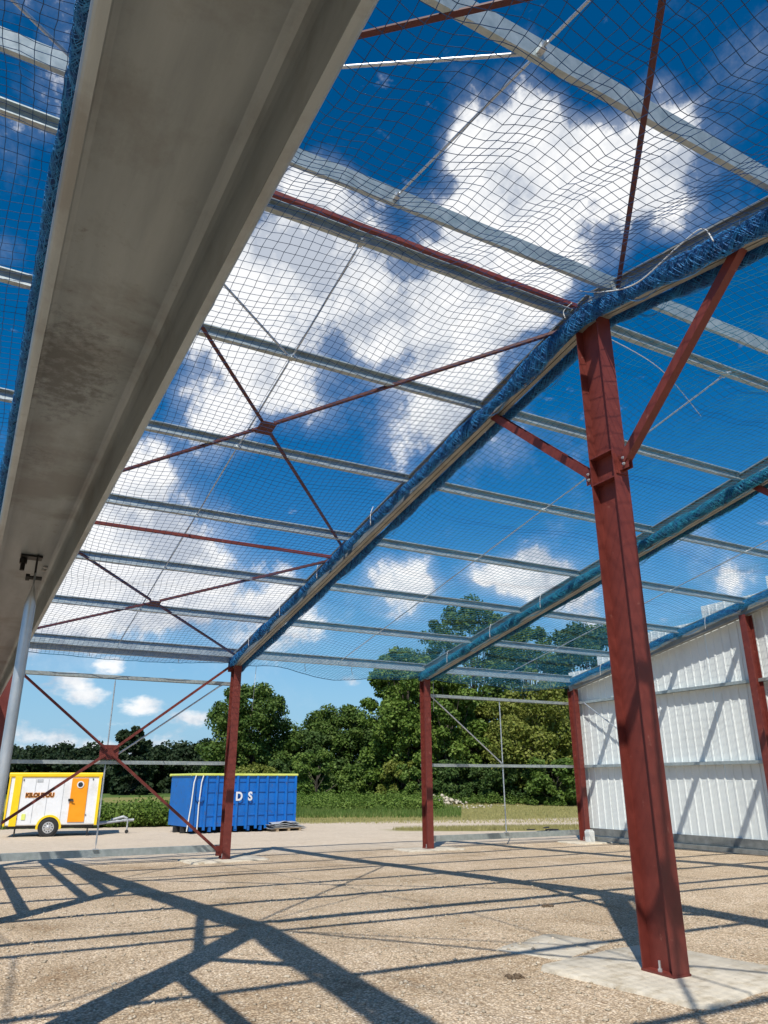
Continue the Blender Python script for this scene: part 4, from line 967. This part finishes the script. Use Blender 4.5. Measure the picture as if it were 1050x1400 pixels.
ws = N(nt, 'ShaderNodeVectorMath', operation='SUBTRACT'); ws.inputs[1].default_value = (.5, .5, .5); L(nt, wn.outputs['Color'], ws.inputs[0])
wsc = N(nt, 'ShaderNodeVectorMath', operation='SCALE'); wsc.inputs['Scale'].default_value = .22; L(nt, ws.outputs[0], wsc.inputs[0])
wd_ = N(nt, 'ShaderNodeVectorMath', operation='ADD'); L(nt, nrm.outputs[0], wd_.inputs[0]); L(nt, wsc.outputs[0], wd_.inputs[1])
def pdir(px, py): return (r2 * (px - 525) / 1017.67 - u2 * (py - 700) / 1017.67 + fw).normalized()
BL = [(690, 230, 95, 1), (800, 210, 80, 1), (870, 260, 60, .9), (650, 310, 80, 1), (730, 350, 90, .8), (620, 390, 80, .8), (820, 340, 50, .55),
      (440, 290, 55, .8), (370, 330, 80, .9), (470, 380, 90, .95), (330, 420, 80, .95), (300, 510, 80, .8), (400, 500, 70, .8), (560, 480, 95, .85), (650, 470, 70, .6), (580, 560, 70, .6), (640, 590, 60, .4), (520, 420, 60, .4),
      (210, 690, 90, .8), (130, 760, 110, .95), (230, 790, 80, .85), (300, 840, 90, .9), (120, 850, 90, .9), (310, 690, 60, .4), (420, 860, 70, .5), (300, 590, 50, .35), (240, 640, 60, .4),
      (545, 800, 50, 1), (590, 830, 45, .9), (700, 790, 50, 1), (740, 770, 40, .9), (650, 800, 40, .8), (770, 820, 50, .8),
      (1000, 150, 70, .30), (1040, 90, 60, .22), (900, 30, 50, .2), (940, 300, 60, .34), (470, 560, 60, .3), (990, 770, 45, .45), (870, 760, 30, .3), (15, 350, 30, .3), (960, 730, 50, .35), (700, 600, 50, .28)]
HB = [(150, 912, 30, 1), (85, 940, 44, .95), (130, 955, 34, .8), (190, 970, 30, .9), (258, 985, 34, .95), (45, 1020, 44, .85), (130, 1026, 55, .8), (210, 1028, 44, .7), (20, 985, 30, .5), (490, 935, 22, .45), (300, 1030, 40, .7)]
def field(blobs, vec, flat=1.0):
    acc = None
    for px, py, rad, wt in blobs:
        d = pdir(px, py); c_ = math.cos(math.atan(math.hypot(px - 525, py - 700) / 1017.67))
        rad_a = rad / 1017.67 * c_ * 1.25
        dn_ = N(nt, 'ShaderNodeVectorMath', operation='DISTANCE'); 
        if flat != 1:
            dd = Vector(d); dn_.inputs[1].default_value = (dd.x, dd.y, dd.z * flat)
        else: dn_.inputs[1].default_value = d
        L(nt, vec, dn_.inputs[0])
        mr = N(nt, 'ShaderNodeMapRange', interpolation_type='SMOOTHERSTEP'); mr.inputs[1].default_value = rad_a * 1.35; mr.inputs[2].default_value = 0; mr.inputs[3].default_value = 0; mr.inputs[4].default_value = wt
        L(nt, dn_.outputs['Value'], mr.inputs[0])
        if acc is None: acc = mr.outputs[0]
        else:
            m_ = N(nt, 'ShaderNodeMath', operation='ADD'); L(nt, acc, m_.inputs[0]); L(nt, mr.outputs[0], m_.inputs[1]); acc = m_.outputs[0]
    return acc
f1 = field(BL, wd_.outputs[0])
fl = N(nt, 'ShaderNodeVectorMath', operation='MULTIPLY'); fl.inputs[1].default_value = (1, 1, 2.0)
wsc2 = N(nt, 'ShaderNodeVectorMath', operation='SCALE'); wsc2.inputs['Scale'].default_value = .03; L(nt, ws.outputs[0], wsc2.inputs[0])
wd2 = N(nt, 'ShaderNodeVectorMath', operation='ADD'); L(nt, nrm.outputs[0], wd2.inputs[0]); L(nt, wsc2.outputs[0], wd2.inputs[1]); L(nt, wd2.outputs[0], fl.inputs[0])
f2 = field(HB, fl.outputs[0], 2.0)
def fb(vec, s, det, ro):
    n_ = N(nt, 'ShaderNodeTexNoise', _Scale=s, _Detail=det, _Roughness=ro); L(nt, vec, n_.inputs['Vector']); return n_.outputs[0]
n1 = fb(nrm.outputs[0], 6.5, 10, .64); n2 = fb(fl.outputs[0], 22, 7, .6)
def dens(f, n_, amp, lo, hi):
    a_ = N(nt, 'ShaderNodeMath', operation='MULTIPLY_ADD'); a_.inputs[1].default_value = amp; L(nt, n_, a_.inputs[0]); L(nt, f, a_.inputs[2])
    mr = N(nt, 'ShaderNodeMapRange', interpolation_type='SMOOTHSTEP'); mr.inputs[1].default_value = lo + amp / 2; mr.inputs[2].default_value = hi + amp / 2; L(nt, a_.outputs[0], mr.inputs[0]); return mr.outputs[0]
d1a = dens(f1, n1, 3.7, .44, .92); d1b = dens(f1, n1, 2.2, .06, 1.1)
thn = N(nt, 'ShaderNodeMath', operation='MULTIPLY'); thn.inputs[1].default_value = .42; L(nt, d1b, thn.inputs[0])
d1m = N(nt, 'ShaderNodeMath', operation='MAXIMUM'); L(nt, d1a, d1m.inputs[0]); L(nt, thn.outputs[0], d1m.inputs[1]); d1 = d1m.outputs[0]; d2 = dens(f2, n2, 2.6, .35, 1.15)
# shading: offset sample toward the sun
offv = N(nt, 'ShaderNodeVectorMath', operation='ADD'); offv.inputs[1].default_value = (-.035, -.03, .03); L(nt, nrm.outputs[0], offv.inputs[0])
n1b = fb(offv.outputs[0], 7, 5, .6)
df = N(nt, 'ShaderNodeMath', operation='SUBTRACT'); L(nt, n1, df.inputs[0]); L(nt, n1b, df.inputs[1])
sh = N(nt, 'ShaderNodeMapRange'); sh.inputs[1].default_value = -.12; sh.inputs[2].default_value = .06; L(nt, df.outputs[0], sh.inputs[0])
cc = ramp(nt, sh.outputs[0], [(0, (4.6, 5.0, 5.7)), (.5, (7.0, 7.2, 7.5)), (1, (8.6, 8.6, 8.6))])
mxa = N(nt, 'ShaderNodeMath', operation='MAXIMUM'); L(nt, d1, mxa.inputs[0]); L(nt, d2, mxa.inputs[1])
mxs = N(nt, 'ShaderNodeMath', operation='MULTIPLY'); mxs.inputs[1].default_value = .95; L(nt, mxa.outputs[0], mxs.inputs[0])
mx = N(nt, 'ShaderNodeMix', data_type='RGBA'); mx.clamp_result = False; L(nt, mxs.outputs[0], mx.inputs[0]); L(nt, hzm.outputs[2], mx.inputs[6]); L(nt, cc.outputs[0], mx.inputs[7])
L(nt, mx.outputs[2], bg.inputs[0])
w.cycles.sampling_method = 'MANUAL'; w.cycles.sample_map_resolution = 512

sc.view_settings.view_transform = 'Standard'; sc.view_settings.look = 'None'; sc.view_settings.exposure = 0
sc.render.resolution_x = 768; sc.render.resolution_y = 1024
